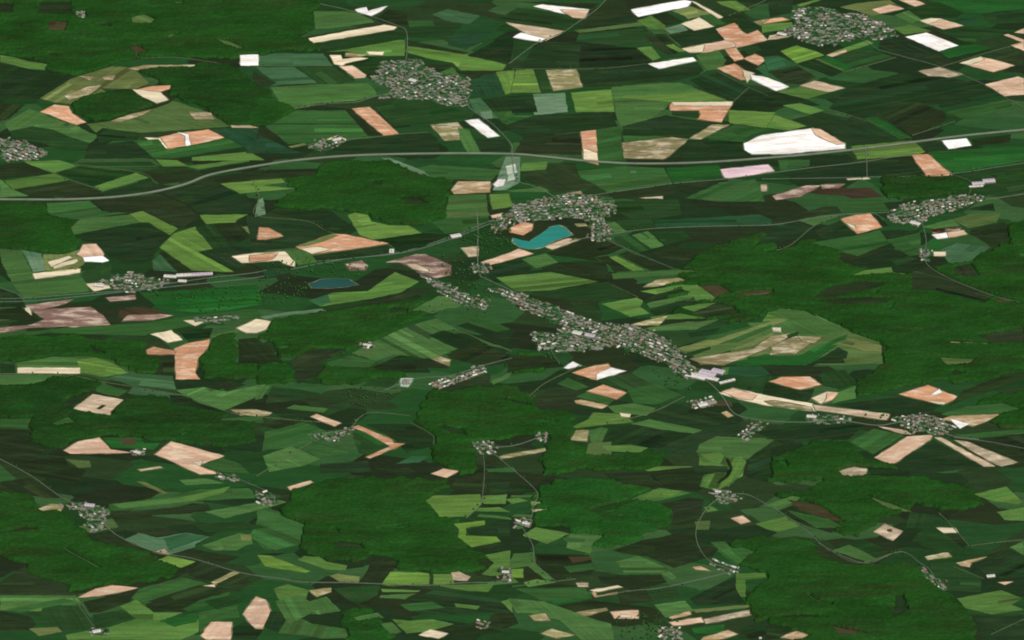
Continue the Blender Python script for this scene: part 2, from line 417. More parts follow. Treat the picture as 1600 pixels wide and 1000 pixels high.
FIELDS = r'''
T 0 0
b1 0,20 80,20 75,85 0,90
b1 245,15 440,10 450,95 240,95
bn 310,130 420,140 400,200 300,195
gy 488,68 532,68 528,118 486,116
o3 820,110 900,90 980,125 940,150 830,150
o3 1090,15 1140,10 1145,25 1100,28
l3 0,345 70,355 180,385 300,402 280,440 180,430 0,385
d2 0,400 180,432 300,440 480,480 350,560 240,620 60,610 0,640
b1 0,640 150,660 60,740 0,760
o1 250,615 440,495 500,475 700,415 830,420 860,450 930,520 850,555 780,555 620,550 680,580 520,610 450,650 340,640
tn 490,475 590,485 560,502
tn 640,480 720,470 705,500 650,498
tn 400,600 560,540 640,530 560,590 430,625
tn 800,430 900,410 1220,405 1210,420 1000,425 860,440
sa 850,560 950,540 1065,535 1060,555 1000,575 900,575
cr 830,560 1000,575 1050,625 980,645 900,610
sa 250,700 340,655 430,665 450,710 540,765 480,780 390,750 310,715 |salmon bare crescent field west of the round wood
m1 30,770 180,680 240,700 330,740 480,785 560,830 620,850 560,895 420,850 330,810 200,790 60,820
o2 540,775 700,755 820,710 960,680 1050,650 1080,630 1300,700 1440,790 1300,800 1100,815 880,830 640,800 600,830
tn 690,758 830,712 950,685 900,715 760,760
tn 1180,700 1320,705 1340,745 1220,750
d1 60,820 200,790 330,810 420,850 560,895 540,940 360,930 250,890 80,870
d1 600,850 670,810 880,830 860,880 700,880 620,890
sa 990,860 1100,835 1300,810 1400,860 1200,910 1040,935 1010,900 |salmon bare field cut by a white cross strip
cr 905,860 1000,865 1050,930 1000,915
w 1110,828 1180,842 1192,910 1162,912 1158,850
m2 840,880 990,870 1040,935 1420,865 1530,915 1080,990 960,990
d2 560,915 830,880 960,1000 520,1000
t2 1310,810 1440,800 1600,810 1600,950 1450,880 1390,850
tn 1440,785 1560,785 1600,800 1450,798
d2 1080,992 1530,918 1600,950 1200,1000
l3 1200,985 1600,950 1600,1000 1200,1000
w 1500,345 1616,342 1616,412 1505,410 |small white rectangular plot at the edge of the northern wood
T 400 0
m1 360,70 600,70 720,120 740,140 450,180 370,180
w 620,60 690,45 700,70 820,38 780,70 720,100 640,80 |white bare ground in the wood clearing at the top
b1 750,120 830,60 940,80 950,160 780,140
m2 950,130 1100,130 1120,170 960,170
b1 280,235 780,145 850,155 340,240
cr 330,240 800,155 880,170 860,185 350,270 |long cream bare strip above the northern village
d1 360,275 900,185 945,200 930,240 560,310 420,320
l3 440,325 560,310 900,250 935,250 930,350 700,350 560,320
cr 460,345 530,345 540,370 640,360 700,365 560,395 540,410 490,400
tn 560,330 690,345 640,358 560,352
cr 690,325 800,325 790,345 710,340
pk 520,415 600,410 690,470 680,485 620,490 560,440
d1 600,405 760,400 800,440 730,460 660,440
pk 715,475 820,455 830,465 730,490
g2 0,420 240,420 390,520 90,535 130,520
d1 245,420 480,415 620,500 600,515 390,525
m1 90,545 400,525 700,520 740,560 760,600 620,630 400,645 240,680 150,640
g2 120,335 420,335 480,410 20,412 20,350
b1 0,440 130,520 70,540 0,540
m2 60,790 250,690 600,690 640,780 740,860 560,870 400,890 200,900
cr 330,925 460,865 510,848 570,875 500,900 420,940
o1 200,915 300,895 320,905 220,925
d2 430,960 570,880 900,840 1080,830 1130,860 1150,950 800,960 440,975
t2 0,850 100,880 200,930 300,960 0,960
d1 740,670 1080,620 1210,660 1360,730 1080,770 860,790
b1 560,690 620,680 800,850 700,850
sa 600,680 710,670 890,835 800,850 |orange bare strip field south of the northern village
o4 1090,780 1260,765 1340,870 1180,880
m1 1260,800 1330,810 1400,950 1320,950 1280,880
w 1310,755 1390,745 1520,850 1450,860 |white bare strip between dark plots beside the southbound lane
d2 1370,870 1560,870 1600,930 1590,950 1410,950
l2 950,290 1310,340 1560,405 1540,440 1400,440 1280,440 1230,390 1100,370 950,330
d2 1320,350 1560,220 1600,230 1600,390 1500,385
g2 1100,90 1200,55 1400,100 1330,150 1190,130
b1 1190,45 1280,25 1600,100 1600,150 1400,95
t2 1200,240 1280,190 1480,200 1400,270 1310,310 1200,280
d1 950,170 1290,150 1250,200 1200,260 1150,240 950,230
b1 950,250 1330,330 1300,340 950,285
t2 1340,520 1420,470 1500,460 1550,560 1530,590 1400,600 1330,570
l2 1500,450 1600,440 1600,580 1560,590
b1 1280,460 1330,440 1420,465 1350,495
b1 960,400 1230,405 1190,420 1000,440
m1 1100,470 1230,420 1290,490 1200,500
d2 1410,620 1600,600 1600,690 1480,695
g2 1330,620 1400,610 1480,700 1530,740 1430,740 1360,690
g3 1400,700 1470,690 1480,740 1420,745
m2 1480,700 1600,695 1600,780 1540,770
T 800 0
d1 0,50 130,55 420,115 400,150 360,185 0,130
b1 20,10 540,20 500,55 190,25
w 135,40 190,28 480,60 455,115 300,80 |white and pink bare strip beside a dark pointed plot
pk 300,60 480,66 455,115 380,110
b1 600,0 690,0 760,90 790,130 450,175 400,165 530,70
w 745,60 1080,0 1120,10 1100,40 790,105 |long white bare strip at the top edge
p2 0,140 330,195 210,255 0,200 |pale pinkish tan field with a white lower edge
w 0,205 210,245 180,262 0,235
d1 0,245 170,265 130,290 0,370
d2 0,410 130,300 210,260 480,280 420,390 400,425 0,430
o3 390,190 800,140 820,160 420,205
d1 420,210 800,175 880,200 860,280 700,290 400,260
l3 780,130 880,95 960,160 960,190 860,180
b1 870,95 960,75 1070,135 960,160
o1 1000,70 1120,40 1250,85 1100,120 1080,100
l2 1280,10 1400,5 1490,60 1420,70 1310,30
cr 1060,150 1170,110 1260,165 1140,190
g3 950,180 1060,150 1100,190 990,210
cr 1120,5 1150,15 1320,110 1290,115
m2 1170,95 1240,90 1340,150 1260,160
d2 1310,110 1440,90 1560,180 1460,195 1400,150
tn 1510,135 1600,118 1600,150 1560,160
sa 1270,185 1390,145 1440,200 1470,215 1600,190 1600,250 1400,300 1380,270 1320,250 |large forked salmon bare field beside the big village
d2 980,220 1270,180 1330,250 1070,295
pk 1060,305 1330,255 1400,275 1390,295 1210,330 1110,330
cr 1060,308 1200,282 1190,325 1110,330
b1 830,220 960,210 1060,310 1040,330 980,345 900,300
l2 960,285 1010,280 1080,325 1040,325
l3 780,300 870,290 930,360 880,380
d3 430,290 480,285 780,300 870,380 850,400 420,425
w 850,400 1130,360 1150,380 920,430 |narrow white strip among dark plots
sa 1330,310 1400,300 1450,370 1390,385
m1 1150,345 1290,315 1340,380 1300,430 1220,440 1180,400
sa 1450,370 1520,340 1590,375 1540,410
d1 1420,300 1530,280 1560,310 1480,340
t1 1520,430 1600,390 1600,480
sa 1280,430 1390,400 1450,440 1470,500 1430,500
cr 1440,440 1510,460 1470,520
w 1490,470 1600,490 1730,545 1650,570 1500,500 |white diamond strip field running down to a green plot
d2 420,440 850,400 920,435 1160,390 1200,440 1160,470 1000,510 600,540 440,545
o4 210,440 400,435 440,545 260,570
l2 0,440 130,435 180,580 0,580
d1 140,440 210,440 250,570 190,580
m1 620,545 1050,515 1370,640 990,640 950,690 640,640
l2 370,580 620,560 640,700 400,700
l2 640,610 1200,575 1340,625 990,638
m1 640,640 950,640 950,680 840,770 680,790 650,720
d2 1110,500 1280,450 1480,540 1380,640 1200,560
d2 1370,640 1480,560 1600,600 1600,700 1360,690
g3 130,590 330,580 350,700 140,720
d2 0,600 130,590 160,700 0,710
m2 0,720 140,720 130,790 0,780
d2 140,720 620,705 660,790 420,825 130,850 0,860 0,790
sa 990,655 1000,640 1380,640 1370,660 1350,690 1170,690 990,690
cr 1000,640 1380,637 1370,662 1010,660
sa 1170,690 1350,690 1310,765 1160,745 1180,720
d1 1000,695 1160,700 1170,740 1000,720
d2 690,790 960,720 1250,770 1110,860 700,850
l2 1350,690 1600,705 1600,800 1360,770
tn 1250,780 1360,780 1180,870 1110,865
m2 690,850 900,850 1000,860 700,890
m2 1200,860 1400,780 1600,810 1600,840 1450,890
b1 0,860 420,830 440,970 10,960
sa 430,825 525,815 540,1000 450,1000
cr 445,930 535,960 540,1000 450,1000
m2 525,815 680,790 690,1000 540,1000
tn 690,895 1000,860 1110,875 960,990 940,1000 700,1000
d2 1100,875 1440,890 1490,960 1470,985 980,990
w 1450,900 1560,850 1880,805 2080,900 2080,930 1700,965 1500,965 1455,940 |broad white bare field above the motorway
T 1200 0
d2 0,0 160,0 150,80 0,110
l2 180,30 300,0 330,0 200,40
o1 450,45 560,20 760,0 850,55 650,100 560,70
pk 650,60 760,30 850,55 700,85
pk 820,0 920,0 980,25 920,40 860,15
d1 890,60 1060,10 1220,80 1180,110 960,120
m3 1000,0 1600,0 1600,55 1330,85 1250,80 1070,15
d1 1330,90 1600,62 1600,140 1400,150
m1 790,95 880,65 960,120 900,150
sa 0,120 90,110 130,125 0,150
l3 0,150 150,140 160,180 0,205
p2 0,225 60,215 150,225 60,245 0,250
pk 950,130 1020,115 1080,118 1220,160 1100,185 1000,150 |small pinkish diamond field east of the big village
cr 950,130 1020,115 1080,118 1050,135 1000,150
l3 780,175 890,155 1020,195 850,215
w 860,230 990,205 1190,285 1070,320 |white diamond field south of the pinkish one
t2 1170,120 1270,110 1320,120 1220,160
d1 1040,190 1200,170 1600,190 1560,210 1250,270
m3 1070,320 1190,285 1300,280 1400,300 1130,365
d3 700,250 850,230 1060,320 900,370 690,310
d1 400,360 600,300 800,360 490,440
l3 380,335 620,250 660,270 410,355
pk 370,345 490,310 490,325 400,355
l1 80,320 180,285 320,330 350,345 180,395
m3 290,370 370,350 530,420 480,445
o3 290,370 310,365 490,445 475,450
d2 180,400 290,370 470,450 400,480
t1 0,360 60,350 180,400 0,450
b1 0,450 180,410 300,480 210,530 100,520
p2 200,535 290,505 480,550 380,575
l3 60,575 210,540 380,580 240,620
b1 1200,390 1500,300 1600,340 1600,410 1540,410 1330,350
b1 940,370 1050,340 1200,400 1080,415
pk 1200,395 1330,355 1540,410 1410,450 |pink and cream diamond field near the eastern edge
cr 1200,395 1330,355 1350,372 1260,405
p3 940,445 1070,420 1220,465 1060,500 |greyish tan diamond field north of the motorway
pk 1350,530 1560,480 1600,490 1600,590 1480,600
pk 1475,220 1500,215 1600,250 1600,270
pk 1520,285 1600,265 1600,320
pk 1540,205 1600,180 1600,210
d2 500,550 780,470 1100,480 1350,530 1500,620 1100,700 1060,650 700,700 600,740 380,680
d2 0,580 240,620 330,660 100,670 0,700
l3 90,660 200,645 350,690 260,715
d2 110,760 330,700 560,750 870,870 520,910 380,820 260,800
b1 700,700 940,640 1100,700 1120,750 900,850 760,760
m3 600,740 680,730 900,860 820,870
l2 0,720 240,790 130,815 0,800
l2 520,915 900,880 960,930 980,950 900,975 560,1000
m2 1110,700 1500,620 1540,680 1200,740
d2 960,910 1090,880 1130,930 1000,940
w 1090,880 1240,865 1270,910 1130,930 |small white rectangle just below the motorway
b1 1270,870 1520,840 1510,890 1290,910
m3 1000,950 1600,910 1600,1000 1030,1000
b1 560,1000 900,975 920,1000
T 0 250
l3 150,10 370,0 480,35 340,80 230,50
b1 0,30 150,15 330,85 0,120
l3 30,130 340,85 440,125 80,185
b1 80,190 430,130 630,190 640,215 500,240 180,220
d1 350,80 500,40 840,80 590,165 440,125
l3 590,165 850,80 930,110 640,195
m1 0,120 80,185 180,225 0,235
d2 640,200 920,120 980,150 1120,165 850,220 660,230
b1 890,75 1140,35 1280,90 1230,120 1000,155 940,110
d1 470,15 940,10 1000,50 870,80 500,35
l3 970,0 1110,0 1180,40 1020,40
l3 1160,40 1350,20 1550,0 1560,10 1240,60
d2 1240,65 1600,10 1600,40 1280,105
m2 290,270 560,255 640,320 800,330 500,370 380,370 300,340
b1 570,260 1000,210 1160,280 1250,360 1120,430 940,330 860,320 680,330
d2 1000,200 1290,110 1540,210 1590,330 1250,340 1160,270
b1 1290,110 1600,60 1600,140 1380,150
l2 1380,150 1600,130 1760,118 1780,140 1640,160 1840,180 1600,200 1500,210
m1 440,430 500,370 820,340 880,390 460,465
l2 810,340 890,320 1110,430 1060,470 930,390 880,390
d2 460,470 900,390 1070,475 980,570 940,640 820,640 690,610 600,520 520,510
l2 1000,550 1090,460 1220,420 1330,560 1240,580 1460,700 1200,690 1060,590 |bright green angled field north of the railway
d1 1220,430 1330,400 1440,530 1340,560
l2 1250,345 1600,340 1480,370 1470,390 1290,400
b1 1330,400 1500,390 1560,490 1440,530
d2 1240,575 1440,540 1600,510 1600,580 1450,600 1600,660 1480,690 1380,650
o1 1510,420 1600,412 1600,510
cr 1450,605 1600,585 1780,575 1850,630 1840,670 1780,650 1740,630 1510,645 |cream and orange strip along the north side of the railway
sa 1560,600 1740,582 1700,625 1560,640
b1 990,580 1020,570 1180,690 1130,700
g2 950,630 1000,590 1110,700 960,690
g1 130,560 260,585 290,690 210,700 180,640
m1 0,560 130,560 200,700 220,745 490,710 540,770 560,820 150,860 80,780 10,640
o1 270,590 400,590 500,560 530,640 400,690 280,690
cr 330,660 480,620 490,640 340,680
cr 205,710 500,680 500,705 220,745
pk 500,570 520,530 600,525 650,590 640,610 520,610 480,590 |rounded pink bare mound by the western wood
w 520,610 640,600 680,630 640,640 530,635
d1 510,710 660,640 700,640 690,740 540,770
cr 540,775 670,765 690,800 590,820
pu 160,910 460,870 400,900 190,950
cr 158,925 185,925 195,970 160,968
pu 200,940 560,920 640,970 680,1020 700,1050 510,1065 420,1040 180,1050 0,1080 0,1050 200,1030 280,995 |purplish brown worked ground at the western edge
pu 660,860 840,845 850,870 690,885
bn 750,930 900,915 1080,970 960,1000 800,1000 740,980
pu 800,970 1000,965 1080,972 960,1000 760,1010
d2 0,800 100,840 140,870 160,920 0,920
b1 0,935 130,920 240,1000 0,1000
m3 870,830 1600,780 1600,900 1300,960 1000,930
m2 1150,980 1600,930 1600,1000 1400,1000
T 400 250
m2 950,60 1100,30 1540,60 1470,130 1080,110
o5 1220,190 1265,135 1465,135 1460,200 1240,212 |tan rectangular field at the corner of the middle wood
m1 1210,220 1440,215 1450,330 1180,350
l2 1460,215 1580,210 1600,290 1480,310
m2 1100,390 1200,360 1450,340 1460,380 1340,440 1180,460
l2 575,345 620,330 700,345 720,385 830,410 950,410 1040,460 740,500 650,470 610,410
d2 60,320 470,320 580,400 480,460 380,430 340,390
d2 0,350 320,385 480,465 250,550 0,570
sa 20,425 80,430 170,480 60,500 0,500
d2 350,600 820,535 850,580 600,620 380,640
sa 250,545 480,465 560,470 830,525 600,560 350,590 290,570 |long orange wedge field above the railway
o1 250,545 480,465 520,475 420,515 300,545
cr 280,560 380,545 470,560 350,590
m1 180,570 280,560 340,590 380,640 260,660
d2 740,500 1040,460 1200,470 1050,540 900,580 860,545 820,520
d2 0,650 150,635 220,690 0,690
t2 0,700 150,680 230,700 0,740
pu 560,650 660,630 700,660 680,690 590,690
pu 810,640 1000,590 1060,590 1220,660 1210,720 1120,740 980,680 900,640 |purplish ploughed field between the railway and the long village
p2 940,650 1000,650 1080,690 1080,700 980,680
l3 330,880 480,830 700,820 870,700 1020,760 900,830 700,870 400,915
t1 330,880 450,840 470,890 400,915
b1 420,940 820,870 1000,800 1120,800 880,890 440,955
g3 0,980 200,950 410,930 440,945 150,975 0,1000
m1 970,940 1080,880 1210,920 1100,960
p2 1280,550 1390,540 1390,600 1330,605
pk 1410,640 1600,575 1640,555 1730,585 1600,620 1420,665
d2 1430,670 1600,630 1660,630 1730,680 1600,740 1500,770 1430,720
g3 1480,190 1560,-20 1650,-20 1650,140 1560,188
m1 1560,190 1700,180 1800,160 1830,200 1600,200
T 800 250
l3 60,20 220,10 210,60 50,70
b1 230,20 400,20 410,100 520,165 400,190 260,200 160,160 70,100 60,75 210,60
m2 410,70 700,40 950,50 1000,150 600,205 530,160 430,110
g3 740,68 775,68 775,80 740,80
m3 960,50 1290,30 1330,110 1010,150
lp 1305,60 1600,30 1640,70 1370,115 1330,110 |pale pink strip field just below the motorway
b1 600,210 1010,155 1020,215 760,235 640,245
b1 1030,150 1320,120 1240,160 1050,200
cr 800,237 940,228 940,242
d1 640,260 1040,245 1060,340 900,370 740,370 650,320
m2 1080,240 1300,140 1600,120 1600,260 1300,260
p2 1555,155 1590,155 1590,195 1560,195
t2 890,380 1600,340 1600,410 900,425
d1 650,380 870,370 910,430 710,450
m1 590,400 640,385 720,450 640,460
d1 860,450 1070,440 1120,490 960,530
b1 1070,440 1600,415 1600,460 1150,480
m1 750,470 850,445 950,535 870,555
d1 640,480 750,470 870,560 780,580 640,510
b1 870,580 980,540 1220,560 1120,620 1000,640
l2 600,610 650,600 830,690 760,695 |lime green strip among dark plots south of the lake village
b1 660,590 720,570 1010,680 870,695
b1 210,580 440,510 600,500 700,550 600,590 450,620 290,600
m1 60,620 210,585 290,640 150,675
b1 180,680 290,640 450,630 590,650 620,745 500,740 330,700
b1 450,620 600,600 740,695 640,700 600,650
l3 0,735 240,700 540,760 240,815 20,820
d1 240,820 600,760 760,860 560,880 360,880 100,840
m1 620,710 1040,690 1260,690 1000,720 630,745
o4 820,795 900,750 1040,738 1090,755 900,790
l3 560,900 780,860 820,880 800,920 860,960 740,980 650,940
l3 800,820 1060,780 1160,780 1270,860 1250,890 1150,880 1060,800 900,840
m1 840,895 1100,840 1150,860 1060,880 860,925
d3 820,880 900,840 1060,810 1120,825 900,870 840,900
d2 860,940 1090,870 1170,890 1060,920 900,980
bn 1170,790 1300,785 1370,835 1280,860
b1 1060,930 1300,890 1380,920 1420,960 1200,990
l3 860,985 1050,960 1220,990 900,1000
d2 360,890 540,890 560,1000 480,985
sa 0,425 70,390 130,400 120,440 70,470 0,450
p2 200,540 350,490 430,495 250,560
o4 390,400 460,398 470,412 410,415
o5 340,210 430,195 440,220 360,225
T 1200 250
d2 80,85 570,20 900,10 990,95 620,100 200,115
m2 60,0 260,0 260,40 80,70
sa 900,-30 1000,-35 1150,95 990,100
m3 1040,0 1600,0 1600,10 1150,80
d1 1180,95 1600,20 1600,210 1400,230 1270,180 1450,130
cr 490,118 620,110 640,118 500,124
b2 240,200 330,175 640,175 720,230 520,240 470,220 320,215
pu 30,225 240,160 330,160 200,230 50,250 |purplish pink bare ground south of the motorway in the east
pu 330,155 480,150 440,175 340,180
m2 440,270 700,240 760,320 480,320
b1 640,335 690,350 750,410 710,420
sa 455,370 540,345 640,335 710,420 560,460 |orange brown bare field west of the eastern village
cr 490,395 540,410 550,440 510,415
m1 190,380 280,345 440,345 350,390 280,410
b1 20,370 360,290 430,290 460,330 250,360 30,405
d2 0,420 190,390 280,420 180,490 0,540
d2 290,440 450,380 550,460 380,500 320,480
m2 250,520 560,470 700,440 760,520 560,600 330,540
m2 740,500 950,440 960,590 880,600 790,545
d2 740,480 960,430 940,455 770,495
d2 500,640 780,550 870,600 950,620 980,670 860,700 780,680 640,660
l3 500,735 600,690 770,670 780,700 880,715 640,720
b1 900,700 1000,670 1170,760 1400,850 1350,900 1060,830 900,820
g2 1080,560 1180,520 1390,545 1260,640 1140,655 1100,600
m3 1010,500 1060,490 1080,560 1020,580
cr 1035,575 1110,575 1110,600 1040,600
br 1020,435 1210,420 1200,440 1030,465
w 1025,468 1220,440 1245,465 1060,495
pk 1120,455 1220,440 1245,465 1130,485
o3 1150,370 1260,340 1450,335 1430,390 1250,425 1200,400
m1 960,420 1150,370 1200,410 1040,430
b1 1270,430 1480,385 1520,540 1330,490 1260,470
d2 1230,310 1410,270 1420,320
b1 1170,670 1270,650 1320,720 1280,740 1160,730
b1 370,800 560,760 740,770 690,800 420,860 270,870
b1 270,880 600,860 770,870 740,900 420,910
b1 1380,90 1440,100 1420,110
l3 0,950 130,930 280,970 340,1000 0,1000
bn 1400,880 1480,865 1530,890 1440,900
T 0 500
m2 0,90 400,50 900,20 1150,0 1400,0 1000,70 900,100 560,90 300,80 0,120
cr 1150,5 1230,0 1290,10 1220,38
cr 940,90 1070,65 1140,125 1050,140 1000,110
d2 1110,65 1330,50 1310,110 1180,140
m1 1310,100 1480,60 1500,80 1330,110
cr 1480,50 1600,0 1690,10 1660,60 1600,80 1540,80 |cream bare patch beside a pale green strip
sa 1090,180 1160,150 1310,120 1300,170 1240,240 1220,330 1250,370 1100,370 1095,220 |tall orange bare field shaped like a flag pole
sa 915,190 960,170 1100,195 1090,215 920,215
b1 910,220 1090,220 1090,345 980,340 1000,250
b1 1490,120 1600,110 1680,170 1780,270 1600,275 1490,270
m1 100,270 330,230 480,235 500,300 110,295
l2 480,250 600,235 700,270 800,330 650,355 500,330 490,300
cr 110,300 500,300 500,335 110,335 |narrow cream strip below a lime green field
d2 0,270 90,270 100,335 0,340
m1 0,345 400,340 240,390 200,410 0,415
b1 400,345 520,345 660,375 620,380
b1 650,380 700,375 840,420 790,440 670,405
m2 590,440 650,400 800,440 740,480 640,460
g2 680,360 820,330 1080,350 1100,440 820,410
g2 830,420 1180,470 1060,490 800,460
d2 380,540 450,490 560,460 460,550
p2 460,555 580,465 770,500 690,570 690,600 |tan diamond field with a small dark slot
d2 600,555 640,530 665,535 625,560
b1 1340,410 1440,380 1540,405 1420,445
m1 1100,440 1270,420 1420,450 1600,400 1600,480 1400,565 1280,540 1190,490
d2 1060,470 1190,480 1210,510 1440,580 1300,570 1070,530
tn 1440,562 1600,560 1700,580 1680,595 1600,605 1500,595
m2 0,620 200,615 170,680 0,670
b1 0,680 180,690 190,760 300,800 230,850 400,860 440,920 540,940 480,1000 200,1000 0,880
pk 400,815 490,760 620,735 690,810 820,830 440,835 |pinkish wedge field west of a tiny farm
m3 640,735 880,735 900,770 1000,770 960,810 700,800
bn 740,740 850,735 850,780 770,780
pk 970,840 1070,760 1400,850 1240,910 1360,960 1250,965 1090,890 |large pinkish tan field with a tail in the southwest
cr 1200,890 1270,880 1250,910
o3 410,870 560,880 570,920 490,925
o4 860,935 1000,915 1020,925 880,945
m2 1250,910 1390,860 1500,900 1600,960 1400,950
m2 1370,620 1600,600 1600,640 1400,640
T 400 500
b1 220,250 350,180 550,180 560,200 380,265 430,300 380,360 260,400 240,310
m1 720,140 900,60 1050,10 1130,0 1600,160 1600,190 1230,60 1160,70 1080,100 1210,160 1260,180 1100,240 960,250 870,215 750,255 680,230 600,210
d2 1080,95 1170,65 1380,130 1280,180 1190,140
d2 1250,35 1400,0 1600,60 1600,140
b1 1190,220 1380,130 1600,210 1600,240 1470,290 1380,280 1220,240
o4 1090,240 1150,230 1215,250 1210,290 1130,260
m2 430,270 600,220 760,265 700,310 480,300
o3 600,205 720,185 740,210 640,225
d2 720,300 900,220 1050,240 1090,330 800,330
b1 970,250 1080,240 1210,300 1050,300
d1 760,360 900,370 840,420 900,430 660,410
g4 905,365 985,365 950,420 905,415
b1 1100,430 1400,350 1470,340 1460,400 1200,460
m1 1470,380 1600,330 1600,360 1480,405
m1 0,410 90,410 40,490 0,500
d1 100,410 300,440 560,490 600,540 440,600 300,500 60,520
b1 280,510 340,470 560,510 420,540
m1 190,550 240,530 450,555 420,580 200,555
d2 130,590 250,560 420,590 340,610 160,610
b1 20,660 180,610 300,620 180,690
m2 0,700 300,640 500,720 250,790 0,820
pk 340,605 380,590 530,645 490,665 |short pale pink strip beside a hamlet
d2 690,650 960,650 1110,730 1100,790 940,830 870,750
d1 600,700 690,710 830,790 700,850 640,830
m3 600,690 660,700 830,775 760,785
sa 600,670 640,660 850,750 860,770 930,775 710,865 690,858 840,790 680,700 |hooked salmon strip field beside a hamlet
m1 0,850 220,790 400,870 300,910 80,950 0,920
m2 260,790 400,780 580,830 400,860
m1 470,820 560,820 580,835 400,810
t1 870,900 980,850 1080,850 1020,890
b1 720,920 950,920 1010,950 900,970
d2 400,900 700,880 720,950 400,960
pk 1095,960 1170,930 1270,945 1190,985 |small pinkish diamond at the edge of the southern wood
b1 1420,850 1500,850 1560,900 1440,920
o4 1520,855 1600,835 1810,800 1810,820 1600,858 1530,868
m2 1440,930 1600,920 1600,950 1450,950
d2 1480,960 1600,955 1650,985 1500,990
T 800 500
b1 0,220 250,230 330,290 0,330
w 325,300 380,260 430,285 350,305
b1 370,335 500,380 720,325 760,330 700,370 530,400 400,380
d1 530,385 620,350 740,330 870,400 740,440 600,400
sa 380,330 520,285 600,275 620,310 530,375 500,370 |orange and white diamond field below the long village
w 530,340 620,300 710,320 530,375
m2 280,400 350,360 480,420 400,440
b1 120,500 240,430 400,440 420,490 380,560 180,570
m2 400,480 470,450 640,500 600,530
sa 470,445 570,405 715,455 650,495 |small orange diamond field, the lower of a pair
o5 390,505 430,500 600,535 560,555 400,520
m2 720,440 900,400 1060,470 900,530 760,520
m1 600,540 760,520 900,550 840,600 640,580
l2 380,670 480,620 510,580 700,590 760,640 600,650 400,675
d2 560,760 620,690 740,650 860,650 940,690 1150,710 960,800 800,800 580,770
m1 740,650 860,620 1190,690 1130,710 900,680
d2 850,600 1010,520 1170,560 1400,600 1380,640 1170,680 900,620
o4 370,740 400,690 480,690 470,760 370,750
m1 480,690 560,670 600,680 560,770 490,765
o3 480,770 620,760 620,850 520,855 460,840
l3 560,790 740,780 850,800 800,830 600,820
d2 940,800 1000,760 1200,690 1420,650 1440,720 1240,740 1190,820 1080,850
m1 1150,820 1250,740 1590,740 1490,820 1450,900 1440,1000 1360,1000 1340,920 1170,920 1170,850 |pale green meadow branching down a stream valley
l3 1170,850 1320,840 1340,880 1460,890 1440,1000 1360,1000 1340,920 1170,920
d2 1140,915 1340,915 1350,960 1150,960
l3 830,940 900,915 1130,915 1130,950 880,950
l3 1200,970 1360,965 1360,1040 1180,1045
d2 1480,830 1600,780 1600,1000 1470,1000
b1 680,960 860,945 880,1000 700,1000
d1 850,60 1200,0 1370,0 1230,110 1000,180 980,110 880,100
m1 840,50 1100,10 1150,0 1300,0 1150,60 870,70
o2 1030,190 1160,140 1600,0 1960,10 2120,80 2300,140 2320,270 2000,285 1860,272 1200,265 1120,220 |striped olive tan meadow east of the long village
d1 1030,225 1240,165 1240,185 1110,228
m2 1200,110 1450,50 1600,30 1600,60 1300,130
o1 1120,240 1500,190 1600,140 1720,110 1720,170 1400,260 1180,280
d1 1270,215 1370,190 1360,215 1270,235
m3 1380,270 1600,215 1600,285 1400,285
b1 910,230 1120,230 1180,300 1020,280
m1 1330,345 1500,290 1400,290 1310,300
t2 1360,290 1600,290 1600,340 1500,360 1350,340
d1 1410,370 1600,350 1600,470 1420,420
cr 1290,455 1380,425 1600,475 1880,525 1900,570 1600,535 1420,495 |long curving cream strip beside the road in the southeast
pk 1310,450 1380,430 1530,470 1500,500 1420,490
tn 1600,510 1640,505 1870,545 1880,565 1600,538
p2 1880,530 2360,590 2340,625 1900,565
bn 1230,510 1360,500 1380,540 1260,535
o5 1310,580 1340,570 1380,600 1350,610
T 1200 500
m1 0,20 60,0 310,0 500,60 420,100 320,100 160,75 0,130
tn 0,150 120,120 180,160 60,215 10,220
cr 190,120 330,105 320,125 230,145
m3 0,230 200,220 440,110 500,90 480,130 270,270 0,285
d2 260,275 440,170 500,200 490,270
o1 420,150 500,115 640,140 710,170 600,180 560,180
b1 0,290 380,290 450,330 300,350 0,350
d1 330,330 480,310 560,400 440,430 340,410
sa 0,360 260,355 330,405 200,435 0,385 |salmon pink bare strip above the long cream strip
d2 0,390 200,440 290,430 270,490 240,515 0,465
m1 440,450 550,410 550,490 400,520
pk 275,490 370,450 440,455 400,500 330,525
cr 275,490 370,450 350,510 330,525
d2 420,530 830,480 1080,530 1000,590 800,590 560,560
sa 820,465 1000,410 1190,485 1100,530 1060,525 |orange diamond field with a white fleck in the east
w 1020,468 1070,435 1090,455 1050,470
cr 1000,510 1110,515 1100,530 1060,525
b1 1220,440 1500,340 1600,330 1600,370 1220,500 1130,540
m2 1080,590 1240,540 1460,520 1600,560 1440,585 1150,610
o5 1090,620 1150,600 1460,590 1350,640 1280,665 1220,650
w 1140,620 1260,650 1200,680
b1 280,610 430,610 420,650 300,660
d2 0,700 380,640 600,660 500,750 200,740 0,790
m2 510,760 660,680 850,720 660,840
p2 690,665 860,690 900,715 830,710
d2 1030,750 1350,915 900,1000 800,920 820,880
pk 665,860 870,730 1030,720 1010,750 790,895 740,895 |pink leg of a forked field south of the southeastern hamlet
m2 1160,720 1600,680 1600,710 1290,740
b1 1260,750 1600,720 1600,870 1540,870
p2 1040,735 1080,735 1420,915 1350,915
p3 1160,750 1240,760 1560,890 1460,915 1400,890
p3 450,945 540,920 620,930 610,975 470,980
d2 620,920 880,940 880,1000 640,980
b1 1300,100 1600,50 1600,150 1400,150
tn 1130,138 1380,146 1380,154 1140,148
T 0 750
b1 0,0 180,0 400,110 330,115 200,100 0,70
o4 240,180 320,150 400,155 380,195 270,195
m2 680,150 820,140 1060,90 1060,120 800,190 690,190
